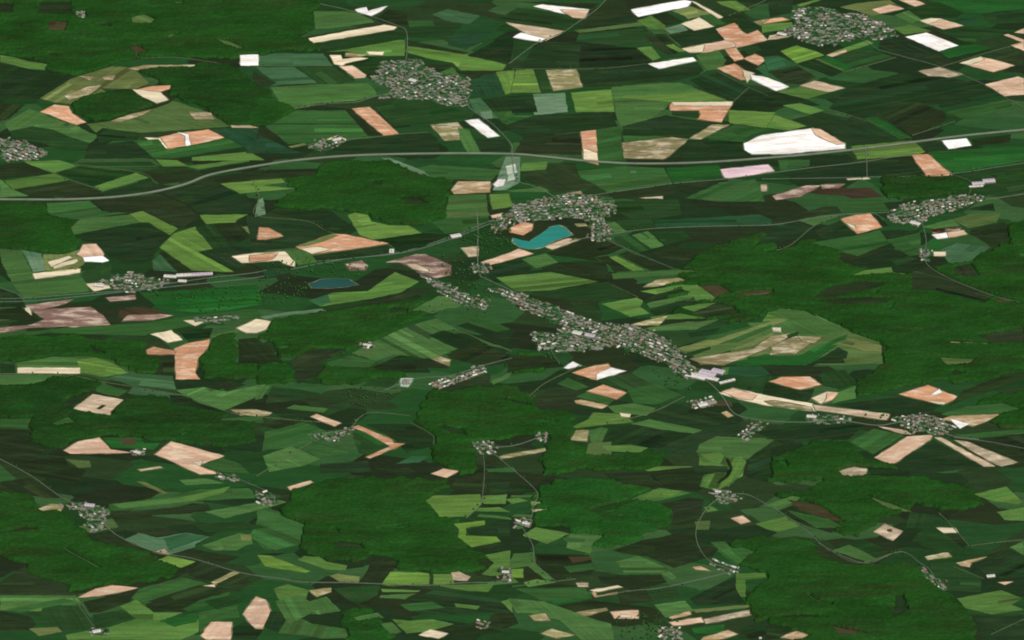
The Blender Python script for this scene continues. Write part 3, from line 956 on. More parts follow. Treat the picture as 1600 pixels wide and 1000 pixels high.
m2 1060,100 1250,60 1600,50 1600,110 1250,130
b1 640,200 960,190 940,240 740,260
b1 1060,180 1200,145 1300,150 1320,190 1070,215
bn 1380,180 1540,165 1560,200 1440,215
o3 490,290 700,240 740,295 590,330 560,330
b1 590,350 700,330 940,450 760,420 640,400
b1 700,300 1050,300 1120,330 980,355 820,320
g1 780,370 870,330 980,360 1160,330 1310,355 1220,400 1220,420 1060,465 960,450 |pale teal green double field in the southwest
t1 1020,365 1160,335 1300,355 1060,440
p3 960,450 1030,430 1060,470 1000,460
l1 985,500 1050,475 1220,510 1130,548 |small lime green diamond field in the southwest
b1 1070,465 1180,430 1500,480 1400,525 1220,505
m1 1260,410 1500,330 1570,350 1560,400 1480,440 1340,440
b1 1150,560 1330,525 1490,570 1330,635 1200,610
o4 1320,640 1470,570 1500,580 1350,655
cr 1250,665 1340,655 1345,672
b1 1350,650 1490,585 1560,600 1540,650 1400,660
m2 870,680 1140,610 1300,650 900,780 820,740
b1 0,640 160,530 180,590 430,660 430,715 0,715
pk 490,735 600,680 700,660 770,665 860,675 780,695 620,725 |slim pink bare wedge in the southwest corner
m1 0,720 470,720 510,770 270,790 0,800
l3 0,785 270,785 260,820 0,815
b1 0,820 180,850 230,900 180,940 0,940
d1 270,790 510,785 590,920 400,945 230,890
b1 520,760 700,720 820,700 820,760 620,830 560,830
d1 580,840 760,810 840,865 600,930
l3 750,790 850,750 960,830 1140,830 980,890 1240,870 1240,950 1130,1000 420,1000 410,970 560,940 690,920 850,870
b1 910,790 1340,690 1400,700 1240,780 970,830
m3 1000,880 1240,830 1230,890 1090,920
m2 1250,750 1440,700 1420,740 1180,820 1140,810
m2 1240,830 1480,780 1500,860 1320,880 1250,960
o1 180,930 360,920 390,950 240,975
pk 1255,975 1320,890 1450,890 1440,1000 1290,1000
d2 1460,920 1540,880 1600,930 1650,930 1600,1000 1450,1000
pk 1520,840 1600,730 1660,750 1690,820 1640,930 1600,930 1550,880 |blurry edged pink bare field at the bottom
T 400 750
pk 200,45 340,5 355,15 215,65 |thin pink strip at the corner of the southern wood
b1 100,100 210,60 215,140 130,150
m2 0,150 150,200 270,410 60,440 0,400
b1 20,460 190,455 130,475
l1 10,470 90,475 340,570 310,580 60,540
l3 260,500 300,475 400,480 440,510 570,535 560,565 440,560 330,520
o1 460,600 510,585 650,605 640,640 520,635
b1 700,560 720,480 850,490 890,525 800,640 690,800 640,790 640,640
l1 790,650 840,575 1080,585 1080,650 820,660 |bright lime rectangle on the edge of the southern wood
l2 1110,590 1220,590 1240,650 1110,650
p2 1220,580 1270,575 1340,605 1320,630 1230,625
l3 780,680 1030,690 1010,700 900,700 790,700
l3 1130,660 1490,650 1450,700 1300,690
l3 110,680 200,650 330,690 310,750 220,765 140,745
o4 330,690 470,675 470,700 380,730
m1 290,770 440,730 530,820 390,840 300,830
m1 140,960 210,835 260,850 350,900 560,930 580,990 400,990 300,970
d2 90,820 200,830 140,950 50,920
m1 770,900 850,890 910,950 840,970
l3 850,870 960,880 1100,870 1240,900 1060,950 940,960 880,900
b1 1060,950 1240,910 1400,900 1540,950 1300,970 1200,960
cr 1020,970 1090,935 1200,960 1140,990
d1 480,680 780,650 760,720 640,780 560,740
d2 960,750 1130,680 1440,720 1540,760 1600,870 1480,830 1200,840 1000,830
m1 780,720 1000,710 930,745 770,735
b1 1480,840 1600,820 1640,900 1550,930 1440,900
l2 1060,130 1110,100 1400,90 1410,150 1330,225 1150,235 1100,170 |large light olive meadow clearing in the southern wood
l3 1420,100 1570,90 1560,150 1400,150
l3 1380,175 1520,170 1590,200 1360,195
d2 1310,310 1430,290 1560,240 1600,240 1600,350 1340,350
l1 1235,275 1290,270 1430,255 1430,280 1310,300 1310,350 1500,355 1530,385 1350,420 1260,360 1270,310 |lime green hook shaped clearing
l3 1420,470 1590,440 1590,590 1470,600 1410,590 1490,520
b1 1360,510 1430,490 1480,520 1430,545
b1 1380,430 1530,390 1560,400 1420,440
l3 1530,760 1600,740 1600,830
b1 1220,40 1250,0 1450,0 1430,70 1250,60
d2 1450,20 1600,10 1600,80 1460,90
T 800 750
d2 0,30 100,30 130,80 0,80
m1 0,95 160,95 150,105 0,110
l3 70,340 150,295 360,335 220,400 70,350
l3 340,425 490,350 570,355 450,410 500,435 490,460
m1 0,460 140,450 150,530 0,560
l1 0,560 70,555 70,610 0,610
b1 150,460 480,470 520,560 480,600 300,620 170,560
bn 350,480 500,480 490,500 380,520
b1 680,20 860,0 1100,20 880,60
m1 740,125 880,65 960,60 1100,80 970,120 860,100
b1 920,150 1100,110 1200,120 1170,260 1010,290 1010,200
o3 1140,260 1240,255 1230,310 1150,310
l3 1200,170 1250,165 1290,190 1220,200
b1 630,440 800,380 1120,320 1160,370 1290,430 1250,480 1010,550 850,480 700,460
m2 1240,390 1330,385 1390,440 1340,470
m1 650,510 790,475 980,555 940,580 700,580 |mid green diamond meadow in the south
b1 530,600 930,590 970,640 750,690 560,640
m1 930,585 980,570 1030,610 1000,625
d1 850,690 1020,660 1050,740 870,770
m3 200,710 380,685 490,700 500,740 270,780
b1 100,690 270,640 490,670 380,690 110,715
b1 270,790 480,750 900,800 600,800 400,820
cr 490,690 660,660 690,670 520,700
o5 500,705 520,700 530,725 740,692 735,700 515,732
o4 390,830 590,800 600,815 460,850
m1 0,740 200,760 400,830 460,855 620,900 640,1000 430,1000 300,880 100,830 0,830
p3 400,645 475,645 475,668 415,668
pk 615,825 790,815 790,865 640,865
cr 680,845 745,845 745,860 680,860
o4 110,850 210,835 240,880 140,880
o4 185,960 250,930 390,970 280,990
m1 890,780 1080,755 1140,820 960,860
o1 1130,810 1480,780 1490,795 1150,830
pk 985,890 1180,860 1200,890 1010,910
p3 1200,870 1480,815 1490,845 1210,900
o5 980,860 1110,820 1120,840 1000,870
d2 1110,740 1380,610 1410,590 1400,680 1460,770 1150,785
l3 1400,585 1590,580 1590,610 1460,625 1460,730 1430,730 1400,680
m3 1120,925 1330,900 1320,960 1140,960
o5 1200,985 1350,940 1410,965 1280,1000 1180,1000
d2 1440,920 1600,870 1600,1000 1420,990
pk 1370,240 1440,225 1490,260 1430,275
l3 1520,275 1600,255 1600,310
o5 1130,545 1180,540 1240,570 1150,560
T 1200 750
m1 0,160 150,100 220,110 60,185
b1 70,190 230,130 300,150 440,260 400,330 250,290 120,230
l3 -80,275 0,255 110,230 200,290 60,325 0,310
d1 380,420 590,370 760,440 690,490 510,405
m1 400,440 510,405 680,490 620,515
b1 280,410 500,490 650,530 520,540 330,490
p2 660,325 730,275 840,320 780,380 |small tan diamond field with a dark centre in the southeast
bn 740,310 770,305 780,325 750,325
d1 890,200 1050,220 1150,280 980,300 860,300
b1 960,340 1180,340 1260,410 1000,420
cr 975,315 990,300 1170,300 1190,330 1000,330 |small cream rectangle beside a lane in the southeast
l3 1280,90 1490,40 1590,140 1560,150 1400,130
l3 1430,200 1600,170 1600,255 1480,250
m1 1510,420 1600,380 1600,470
d2 1270,520 1400,460 1500,430 1600,480 1600,600 1450,600 1360,590
o5 1170,520 1370,480 1270,515 1260,545 1200,535
d1 1010,520 1170,515 1330,620 1330,700 1080,690 1030,600
pk 1440,640 1530,635 1480,655
o4 980,480 1120,450 1150,480 1000,500
l3 1180,740 1460,690 1590,740 1520,780 1600,810 1400,840 1230,800
d2 1280,840 1600,840 1600,1000 1330,1000
o5 70,985 180,945 250,970 200,1000
b1 0,900 160,930 70,990 0,1000
T 400 200 2.6667
g3 520,125 560,125 700,180 720,200 690,200 560,140
g3 0,300 30,290 40,360 0,370
o3 800,352 965,345 975,365 790,375
pk 980,365 1050,352 1060,365 985,375
b1 0,172 260,170 240,205 0,215
w 990,235 1010,215 1040,215 1030,240 1000,246
g4 1040,160 1080,150 1090,185 1050,200
g4 1050,200 1075,190 1080,215 1045,225
m1 690,740 760,700 870,700 850,745 700,765
m2 820,790 920,770 1060,840 1000,850
T 800 400 2.6667
o4 490,290 560,270 650,250 610,290
l3 700,215 780,200 850,195 760,232
o1 690,385 860,345 1000,300 1180,240 1200,250 1000,320 860,370 720,400
tn 740,430 1000,390 1080,335 1180,322 1100,370 980,420 880,455 800,450
m2 860,368 960,330 1080,285 1085,297 940,360
o1 900,395 1000,358 1085,318 1090,330 1000,375
m1 1060,240 1120,220 1220,230 1380,310 1300,330 1200,330 1160,270
tn 1080,380 1180,335 1260,350 1180,410 1090,405
tn 1190,335 1290,340 1260,365 1210,360
cr 1085,300 1120,300 1120,318 1088,316
o1 1330,370 1420,345 1540,375 1540,400 1460,395 1400,375
o3 1380,430 1540,405 1540,450 1390,450
m3 880,455 1060,410 1230,440 1230,455
d1 1145,330 1195,315 1190,335 1150,345
cr 450,655 495,660 490,672 455,668
b1 560,900 760,880 850,940 640,960
T 0 500 2
m1 350,575 560,555 620,565 380,590
l3 560,556 720,520 700,540 600,566
b1 370,600 640,580 600,605 380,615
m1 640,600 860,560 900,570 700,620
m2 820,590 950,640 940,700 860,720 780,680
m1 690,690 780,670 790,700 700,720
d1 600,640 760,630 800,650 640,665
o1 425,500 450,505 525,540 510,545
o1 750,672 785,670 785,690 755,690
m1 560,500 640,495 700,510 580,516
d1 780,520 880,550 860,575 800,560
m2 20,905 200,870 240,880 60,915
d1 640,880 720,860 760,880 680,905
m1 860,880 940,860 1000,905 900,950
b1 460,880 620,830 700,838 560,890
T 800 625 2
m1 585,140 640,115 800,125 730,190 720,230 690,260 640,285 585,270 600,235 650,225 660,195 600,195 580,165
l3 590,172 650,165 680,188 715,178 732,195 708,242 650,280 590,272 610,235 660,228 672,205 620,195
d2 565,206 670,208 680,228 570,228
d3 668,186 676,184 690,215 678,240 645,266 640,260 668,236 680,214
m1 370,310 460,275 560,290 480,310 430,320
l3 440,280 530,285 490,305 410,310
b1 290,230 430,225 440,255 330,262
m2 860,345 990,372 1040,400 950,400
bn 860,310 960,330 1040,385 900,345
o3 1110,300 1200,330 1250,350 1180,345
d1 1300,380 1420,470 1330,480 1250,440
m1 180,420 280,425 240,470 170,462
m1 60,500 130,560 110,566 50,520
b1 330,600 420,590 440,630 340,640
m2 10,590 230,585 240,620 100,630
m2 720,460 760,475 700,520 640,470
T 1200 0
pk 270,806 325,812 480,903 430,905 300,850
T 0 250
g3 165,600 270,615 280,690 205,702
cr 300,640 430,600 450,612 320,668
o1 440,660 520,620 530,645 470,690
T 400 750
m1 1400,212 1600,232 1600,248 1380,228
l3 1560,120 1640,110 1700,130 1600,150
m1 1440,640 1600,610 1600,640 1460,660
l3 1240,770 1400,790 1380,810 1250,795
m2 900,780 1100,760 1180,800 960,820
m1 600,860 760,830 800,860 640,890
T 800 750
m1 0,212 130,218 125,232 0,230
o1 118,132 180,138 180,158 120,160
tn 122,184 222,186 210,196 130,198
m1 20,250 60,240 70,300 30,310
l3 0,640 150,620 280,640 100,668
m2 320,540 500,520 520,560 360,580
'''
FORESTS = r'''
f1 -60,-40 560,-40 500,0 495,15 485,20 492,45 465,55 480,62 505,72 500,80 430,82 370,92 300,90 210,92 170,103 120,118 75,112 70,98 0,85 -60,80
f2 210,108 305,101 360,100 375,112 400,135 425,145 430,170 470,178 482,184 420,197 400,200 360,195 330,190 340,180 310,165 280,155 265,150 260,135 225,115
f2 117,155 155,146 205,143 213,150 240,163 225,170 175,186 150,191 120,180 112,167
f1 495,265 525,252 605,252 637,265 670,277 710,282 702,300 695,325 700,335 675,347 650,352 607,350 580,342 575,335 545,332 520,327 450,327 425,322 462,297 445,282 470,275
f1 -60,314 50,315 67,317 71,330 87,340 120,345 117,367 130,377 117,392 100,396 62,395 30,390 -60,388
f1 1060,428 1080,402 1140,378 1200,362 1215,395 1265,375 1330,382 1310,405 1320,412 1360,425 1420,430 1450,420 1490,412 1520,410 1520,400 1550,395 1580,350 1660,340 1660,560 1560,590 1500,600 1460,595 1400,610 1340,620 1335,600 1380,570 1380,540 1330,520 1290,500 1240,490 1160,495 1130,480 1080,482 1045,472 1038,448
f1 430,500 560,480 650,470 690,480 660,495 600,530 570,540 530,555 490,565 440,560 425,535 400,530
f1 400,571 447,569 462,582 465,598 425,600 400,600
f1 -60,528 125,525 140,532 200,532 230,537 225,550 250,560 245,582 215,585 190,572 162,560 120,556 82,556 30,565 -60,565
f1 312,567 330,537 332,532 350,525 370,522 370,570 400,572 400,590 350,592 315,592
f2 -60,605 60,600 82,590 112,590 160,597 147,610 112,620 95,635 115,641 172,651 190,630 200,622 265,620 297,625 317,640 357,645 350,655 375,660 400,660 400,690 350,700 332,697 270,689 250,690 220,684 160,682 155,684 110,690 97,702 75,700 47,687 47,655 -60,652
f1 672,612 720,606 800,605 850,622 880,640 897,650 895,670 890,690 915,700 925,712 960,710 1010,706 1040,712 1030,728 1000,735 900,735 850,745 840,720 855,690 850,680 830,680 760,690 740,700 745,735 720,745 700,735 675,715 678,690 660,672 645,660
f1 490,757 525,750 575,748 700,750 705,762 675,775 665,785 685,800 687,810 720,812 707,820 715,842 732,857 755,865 770,880 750,892 707,895 625,892 612,875 580,867 555,880 507,875 480,867 467,857 435,800 452,770
f3 840,765 875,750 960,750 975,760 1012,760 1020,765 985,780 1030,789 1050,797 1050,827 1012,832 995,845 955,857 920,855 942,837 892,832 875,822 835,822 830,787
f1 1130,850 1180,840 1270,845 1300,865 1370,885 1430,880 1450,900 1475,925 1500,945 1510,955 1520,965 1530,1060 1240,1060 1240,1000 1230,990 1190,990 1165,940 1170,930 1200,900 1150,880 1140,860
f1 1210,772 1260,770 1300,740 1430,745 1520,765 1540,790 1470,800 1430,785 1420,800 1370,815 1340,840 1300,830 1255,790
f1 1200,720 1280,690 1330,695 1360,720 1400,728 1400,745 1200,755 1175,740
f1 -60,765 50,775 62,792 100,805 117,817 140,840 160,850 225,862 250,877 280,890 272,902 225,912 150,915 107,927 100,915 45,897 42,882 15,875 -60,857
f1 1525,632 1562,617 1660,610 1660,675 1562,670 1545,660 1562,647 1585,642 1555,635
f3 532,957 575,950 597,972 615,985 600,1060 560,1060 535,980
f2 1375,277 1430,277 1507,282 1515,295 1450,310 1425,312 1387,310 1375,297
f1 400,155 437,162 482,175 480,185 425,185 390,200
f2 1060,470 1120,478 1190,497 1160,505 1090,500 1050,490
f1 480,575 560,560 620,575 640,590 560,600 500,600
f1 780,560 830,550 860,560 850,580 800,585
'''
ROADS = r'''
lane_road 7 -60,468 0,467 40,466 130,459 200,454 260,444 330,434 400,426 460,412 540,405 620,395 660,385 720,365 760,348 800,333 850,319 947,302 1010,293 1052,287 1132,280 1200,271 1270,262 1342,254 1430,240
railway_bed 9 -60,472 40,471 130,463 260,449 400,434 460,420 540,405 610,398 660,388 720,368 765,350
lane_road 6 1190,280 1320,278 1360,277 1440,275 1500,270 1560,261 1660,246
lane_road 7 480,2 560,20 620,40 635,50 636,80 633,110 640,140
farm_track 4 390,103 520,103
lane_road 6 460,170 512,162 555,160 590,150 640,142
farm_track 5 540,219 625,210 670,207
lane_road 8 725,150 735,170 770,195 798,225 800,240 806,280 830,290 862,305 880,320
lane_road 6 1372,78 1412,89 1470,105 1537,132 1575,155 1620,180
farm_track 5 1322,112 1400,90
farm_track 5 1472,104 1570,75 1640,60
farm_track 5 1425,212 1492,190
farm_track 4 1290,170 1347,187 1425,218
lane_road 6 1352,228 1354,250 1355,277
lane_road 6 795,100 832,72 852,62 882,49 900,37 932,15 955,-10
farm_track 5 800,108 905,108 950,107 1010,100
farm_track 5 1138,25 1175,10 1210,-5
farm_track 5 1120,112 1170,137 1200,150
farm_track 5 1170,137 1145,160
lane_road 6 -60,432 0,450 28,460 40,473
farm_track 5 212,82 220,91 275,90 350,100
farm_track 5 118,257 218,270 245,287
farm_track 5 85,271 110,281 160,299
farm_track 6 395,285 405,310 400,337 480,346 520,365 605,381 612,398
lane_road 8 650,425 690,445 710,465 760,483
lane_road 9 745,330 747,360 746,400 750,430 757,435 800,455 850,482 900,500 960,525 1020,545 1045,560 1075,578 1110,600 1130,622 1150,648 1200,658 1260,660 1310,657 1370,665 1410,660 1450,668 1490,682 1530,687
lane_road 7 862,305 885,325 920,343 935,355 940,375
lane_road 6 890,377 905,374 950,367 1015,358 1105,354 1200,352 1250,345 1310,336 1390,332
farm_track 6 1195,396 1232,385 1267,357 1287,346 1315,336
lane_road 5 945,374 980,390 1052,420
farm_track 5 955,445 997,465
lane_road 7 1385,338 1430,325 1500,312 1547,311 1620,300
lane_road 6 1440,345 1447,375 1445,400 1452,417 1487,437 1550,462 1600,474
farm_track 5 1487,273 1517,285 1512,310
lane_road 7 -40,700 0,718 50,745 100,780 140,795 180,835 240,862 300,873 375,895 440,905 475,910 550,911 662,915 725,911 800,911
farm_track 5 800,917 875,908 900,905
lane_road 6 930,934 985,924 1025,920 1075,910 1150,892
lane_road 6 1150,892 1110,878 1090,850 1090,820 1115,785 1160,772 1200,790 1230,808 1267,836 1292,857 1350,880 1395,865 1415,864 1437,880 1452,890 1465,912 1475,925
farm_track 6 1467,802 1487,822 1515,855
farm_track 5 1517,853 1575,846 1640,842
farm_track 5 1490,886 1537,905
farm_track 5 555,658 580,645 640,650
farm_track 5 640,660 675,680 678,697
lane_road 6 760,700 790,725 838,768 833,790 830,810 815,820 832,852 837,882 867,908
lane_road 6 740,700 800,697 845,683
lane_road 5 755,707 757,735 755,765 752,785 745,795 728,810
farm_track 5 825,622 850,600 890,580 907,570
farm_track 6 950,662 1017,645 1070,620
farm_track 6 712,515 800,550
farm_track 6 115,935 150,985
farm_track 6 -40,585 90,585 160,597 240,610 290,620 360,645 440,655 500,660
lane_road 5 1240,60 1280,42 1330,30 1385,45
lane_road 5 1270,20 1320,45 1372,78
lane_road 5 600,110 650,125 700,140 735,150
lane_road 5 620,155 660,130 680,112
lane_road 5 870,545 900,530 950,525
lane_road 5 920,548 980,520 1040,530
lane_road 5 350,740 370,748 420,770 430,785
farm_track 4 100,858 155,888
lane_road 5 600,610 650,592 700,588 735,578 760,570 800,560
farm_track 4 690,475 640,490 600,500
lane_road 5 480,680 540,672 560,655
farm_track 5 400,745 480,695 520,680
lane_road 5 875,570 860,545 866,530 885,520
farm_track 4 1070,470 1120,468 1200,458
farm_track 4 1548,992 1600,968
farm_track 4 1300,945 1275,938 1262,930
farm_track 5 1395,865 1340,880 1290,858
lane_road 5 1490,684 1540,690 1620,705
'''
VILLAGES = r'''
big northern village|100|1240,17 1262,11 1296,13 1322,22 1349,22 1375,34 1394,49 1405,56 1371,62 1337,60 1307,71 1277,71 1259,67 1240,56 1210,57 1240,41
village north of the motorway|105|600,95 650,92 680,110 735,125 730,165 700,165 660,155 590,155 610,140 580,125
village at the western edge|50|-10,215 40,222 75,240 60,250 -10,252
village beside the turquoise lake|85|800,322 850,308 900,303 960,312 965,330 940,342 935,345 880,340 840,345 800,350
lane below the lake village|26|925,345 945,345 955,372 930,380 922,370
lane west of the lake village|18|765,350 800,328 800,352 775,365
long central village|215|765,450 800,455 860,475 930,505 1000,510 1045,530 1062,552 1085,575 1092,590 1070,588 1040,566 1020,562 960,540 910,550 870,550 860,530 880,510 830,490
hamlet by the purplish field|32|655,430 690,440 765,470 760,484 720,475 690,460
works end of long village|20|1040,562 1080,575 1090,592 1060,590
eastern village|75|1385,335 1410,320 1440,315 1500,305 1548,308 1500,325 1450,340 1435,352 1395,348
hamlet by the western railway|40|150,440 200,425 225,432 270,440 240,452 200,458
hamlet by the central wood|30|670,600 740,578 757,570 757,582 680,606
southeastern crossroads hamlet|45|1395,655 1420,648 1460,650 1490,670 1470,680 1430,675
hamlet by the factory|16|1075,627 1115,620 1115,635 1082,639
hamlet in the central clearing|16|738,690 772,690 772,710 745,707
farm on the central wood edge|8|840,677 858,677 855,692 842,690
stream valley hamlet|20|1108,770 1130,766 1165,778 1125,787
southwestern hamlet|24|95,790 135,785 170,795 160,828 140,832 125,800
hamlet beside the hooked field|14|483,680 520,682 540,667 552,672 520,690
southern lane hamlet|14|1108,876 1155,885 1152,897 1125,890
farm in the southern clearing|10|805,811 832,813 828,825 806,822
farm on the southern road|8|780,888 797,888 797,910 782,906
scattered southeastern farms|10|1435,885 1478,912 1475,925 1445,905
farm in the eastern meadow|8|1440,390 1453,392 1452,410 1440,406
row near the stream meadow|14|1150,682 1190,655 1197,662 1162,692
isolated farm by a wood|5|560,536 584,536 584,544 565,543
farm between pinkish fields|5|205,704 226,703 226,712 207,712
roadside farms in the southwest|8|338,740 372,744 372,754 342,748
lodge in the northern wood|4|121,17 133,17 132,30 121,29
southern edge hamlet|14|1032,980 1065,980 1060,998 1030,998
field barns by the southern edge|7|745,970 768,972 765,982 748,980
road farms in the east|8|1258,649 1330,652 1330,662 1262,660
corner farm in the southwest|4|141,983 170,983 168,993 143,992
farms on the northern heath|12|480,225 535,212 540,222 500,240
garden row under the railway|10|735,410 765,412 765,425 740,428
sheds by the northern lane|6|300,498 370,492 368,502 305,504
houses ringing the western wood|9|400,768 430,775 438,788 405,788
scattered gardens above the white hall|14|830,520 860,520 866,545 840,548
'''

# ------------------------------------------------------------------ ground
link('ground', [(-45000, -30000, 0), (45000, -30000, 0), (45000, 60000, 0), (-45000, 60000, 0)], [(0, 1, 2, 3)], ground_material(), kind='structure',
     label='dark patchwork farmland ground under all the fields')

# woods first (they only claim their cells here; the canopy is built once everything else has claimed its own)
woods = []
for line in FORESTS.strip().splitlines():
    t = line.split()
    poly = uneven([ground_xy(*map(float, s.split(','))) for s in t[1:]], 26, 17)
    r = cells_in(poly)
    if r:
        owner[r[0]][r[1]] = 100000 + len(woods)
    woods.append(t[0])

LV = 0.22


def clip_half(poly, nx, ny, c):
    """Part of poly where nx*x + ny*y >= c."""
    out = []
    for a in range(len(poly)):
        p, q = poly[a - 1], poly[a]
        dp, dq = nx * p[0] + ny * p[1] - c, nx * q[0] + ny * q[1] - c
        if (dp >= 0) != (dq >= 0):
            t = dp / (dp - dq)
            out.append((p[0] + (q[0] - p[0]) * t, p[1] + (q[1] - p[1]) * t))
        if dq >= 0:
            out.append(q)
    return out


def main_axis(poly):
    q = np.asarray(poly)
    d = np.roll(q, -1, 0) - q
    run = np.hypot(d[:, 0], d[:, 1]) * np.where(np.abs(d[:, 0]) < .2 * np.abs(d[:, 1]), .05, 1)   # plots here never run due north
    return math.atan2(*d[np.argmax(run)][::-1])


def plots(raw, rgb, lv, idx):
    """Large crop fields are worked as a few parallel plots, each a slightly different tone."""
    q = np.asarray(raw)
    a = main_axis(raw)
    nx, ny = -math.sin(a), math.cos(a)
    t = q @ np.array((nx, ny))
    width = np.ptp(t)
    if width < 85 or len(raw) < 3:
        return
    pos = t.min() + rng.uniform(10, 70)
    while pos < t.max() - 40:
        w = rng.uniform(9, 48)
        if rng.random() < 0.72:
            part = clip_half(clip_half([tuple(v) for v in q], nx, ny, pos), -nx, -ny, -(pos + w))
            if rng.random() < 0.55 and len(part) > 2:                       # stops short of one end
                u = np.asarray(part) @ np.array((ny, -nx))
                cut = u.min() + np.ptp(u) * rng.uniform(.2, .7)
                sg = rng.choice([-1, 1])
                part = clip_half(part, sg * ny, -sg * nx, sg * cut)
            if len(part) > 2:
                k = float(np.clip(rng.normal(0, .14), -.3, .26))
                tint = np.array(rgb) * (1 + k) + rng.normal(0, 3, 3) * np.array((.8, 1, .6))
                part = uneven(part, 40, 0)
                r = cells_in(part)
                if r is not None and r[1].sum() > 8:
                    l2 = paint(part, idx)
                    slab('crop_plot', part, LV * l2, M_CROP, kind='structure', color=alb(tuple(np.clip(tint, 14, 240))), rows=a)
        pos += w + rng.uniform(3, 34)


def outset(poly, d):
    q = np.asarray(poly, float)
    area = 0.5 * np.sum(q[:, 0] * np.roll(q[:, 1], -1) - np.roll(q[:, 0], -1) * q[:, 1])
    e = np.roll(q, -1, 0) - np.roll(q, 1, 0)
    nn = np.stack([e[:, 1], -e[:, 0]], 1) / np.maximum(np.hypot(e[:, 0], e[:, 1]), 1e-6)[:, None]
    return [tuple(v) for v in q + nn * d * (1 if area > 0 else -1) * rng.uniform(.4, 1.5, (len(q), 1))]


for i, (code, pts, lab) in enumerate(parse(FIELDS)):
    poly = uneven([ground_xy(*p) for p in pts])
    soil = code in SOIL
    if soil or code in ('l1', 'l2'):                                        # rough grass margin round the open fields
        edge = outset(poly, 5.5 if soil else 3.5)
        e_rgb = tuple(.42 * a + .58 * b for a, b in zip(PAL[code], (52, 66, 38)))
        slab('field_margin', edge, LV * paint(edge, i), M_CROP, kind='structure', color=alb(e_rgb))
    lv = paint(poly, i)
    rgb = PAL[code]
    j = rng.normal(0, 1, 2)
    rgb = tuple(max(8, c * (1 + 0.04 * j[0]) + 1.5 * j[1]) for c in rgb)
    nm = 'bare_field' if soil else ('meadow_field' if code[0] in 'lomg' else 'crop_field')
    slab(nm, poly, LV * lv, M_SOIL if soil else M_CROP, kind='structure', label=lab or None, color=alb(rgb), rows=main_axis([ground_xy(*p) for p in pts]))
    if not soil:
        plots([ground_xy(*p) for p in pts], rgb, lv, i)


# ------------------------------------------------------------------ small clearings and felled strips inside the woods
jj, ii = np.nonzero(owner >= 100000)
for _ in range(70):
    k = rng.integers(len(jj))
    x, y = X0 + ii[k] * CELL, Y0 + jj[k] * CELL
    a, ln, wd = rng.normal(0, .35), rng.uniform(30, 130), rng.uniform(12, 42)
    m = rng.integers(5, 9)
    ph = np.sort(rng.uniform(0, 2 * math.pi, m))
    pl = [(x + ln * math.cos(t) * math.cos(a) - wd * math.sin(t) * math.sin(a), y + ln * math.cos(t) * math.sin(a) + wd * math.sin(t) * math.cos(a)) for t in ph]
    r = cells_in(pl)
    if r is None or r[1].sum() < 10 or (owner[r[0]][r[1]] < 100000).any():
        continue
    slab('clearing', pl, LV * paint(pl, 80000), M_CROP, kind='structure', color=alb(PAL[str(rng.choice(['b1', 'd2', 'm3', 'm2', 'd1', 'b1', 'o3', 'bn']))]))


# ------------------------------------------------------------------ lakes
def lake(pts, rgb, lab):
    poly = uneven([ground_xy(*p) for p in pts], 30, 4)
    lv = paint(poly, 90000)
    c = np.mean(poly, 0)
    shore = [tuple(c + (np.array(p) - c) * 1.05) for p in poly]
    slab('lake_shore', shore, LV * lv + 0.05, M_SOIL, kind='structure', color=alb((84, 98, 68)))
    slab('lake', poly, LV * lv + 0.3, water_material('lake_water', rgb), kind='structure', label=lab)


T2 = lambda ox, oy, s: [(ox + float(a.split(',')[0]) / 4, oy + float(a.split(',')[1]) / 4) for a in s.split()]
lake(T2(800, 250, '10,488 60,502 110,510 170,470 230,422 290,408 335,425 378,470 300,494 245,517 190,547 110,558 50,547 5,515'), (42, 128, 112), 'turquoise gravel pit lake with a hooked western arm')
lake(T2(400, 250, '330,772 400,748 500,742 580,745 640,780 560,795 460,803 350,800'), (36, 76, 66), 'dark teal oval lake below the railway')

# ------------------------------------------------------------------ roads
M_ROAD = plain_material('worn_asphalt', (98, 108, 90), 0.9, 0.15, 0.02)
M_TRACK = plain_material('gravel_track', (88, 100, 70), 0.95, 0.2, 0.02)
M_BALLAST = plain_material('railway_ballast', (92, 108, 92), 0.95, 0.15, 0.02)
M_MWAY = plain_material('motorway_asphalt', (132, 133, 119), 0.9, 0.16, 0.012)
M_VERGE = plain_material('grass_verge', (72, 92, 62), 0.95, 0.2, 0.02)


def smooth(pts, n=6):
    p = np.asarray(pts, float)
    q = np.vstack([2 * p[0] - p[1], p, 2 * p[-1] - p[-2]])
    out = []
    for i in range(1, len(q) - 2):
        for t in np.arange(n) / n:
            a, b, c, d = q[i - 1:i + 3]
            out.append(0.5 * (2 * b + (c - a) * t + (2 * a - 5 * b + 4 * c - d) * t * t + (3 * b - a - 3 * c + d) * t ** 3))
    out.append(p[-1])
    return np.array(out)


def normals(p):
    d = np.gradient(p, axis=0)
    d /= np.maximum(np.hypot(d[:, 0], d[:, 1]), 1e-6)[:, None]
    return np.stack([-d[:, 1], d[:, 0]], 1)


def ribbon(name, p, w0, w1, z, mat, **kw):
    """A strip between offsets w0 and w1 of the centre line, with sides down to the ground."""
    nn = normals(p)
    a, b = p + nn * w0, p + nn * w1
    n = len(p)
    v = [(x, y, z) for x, y in a] + [(x, y, z) for x, y in b] + [(x, y, -0.3) for x, y in a] + [(x, y, -0.3) for x, y in b]
    f = []
    for i in range(n - 1):
        f += [(i, i + 1, n + i + 1, n + i), (2 * n + i + 1, i + 1, i, 2 * n + i), (n + i, n + i + 1, 3 * n + i + 1, 3 * n + i)]
    return link(name, v, f, mat, **kw)


road_lines = []


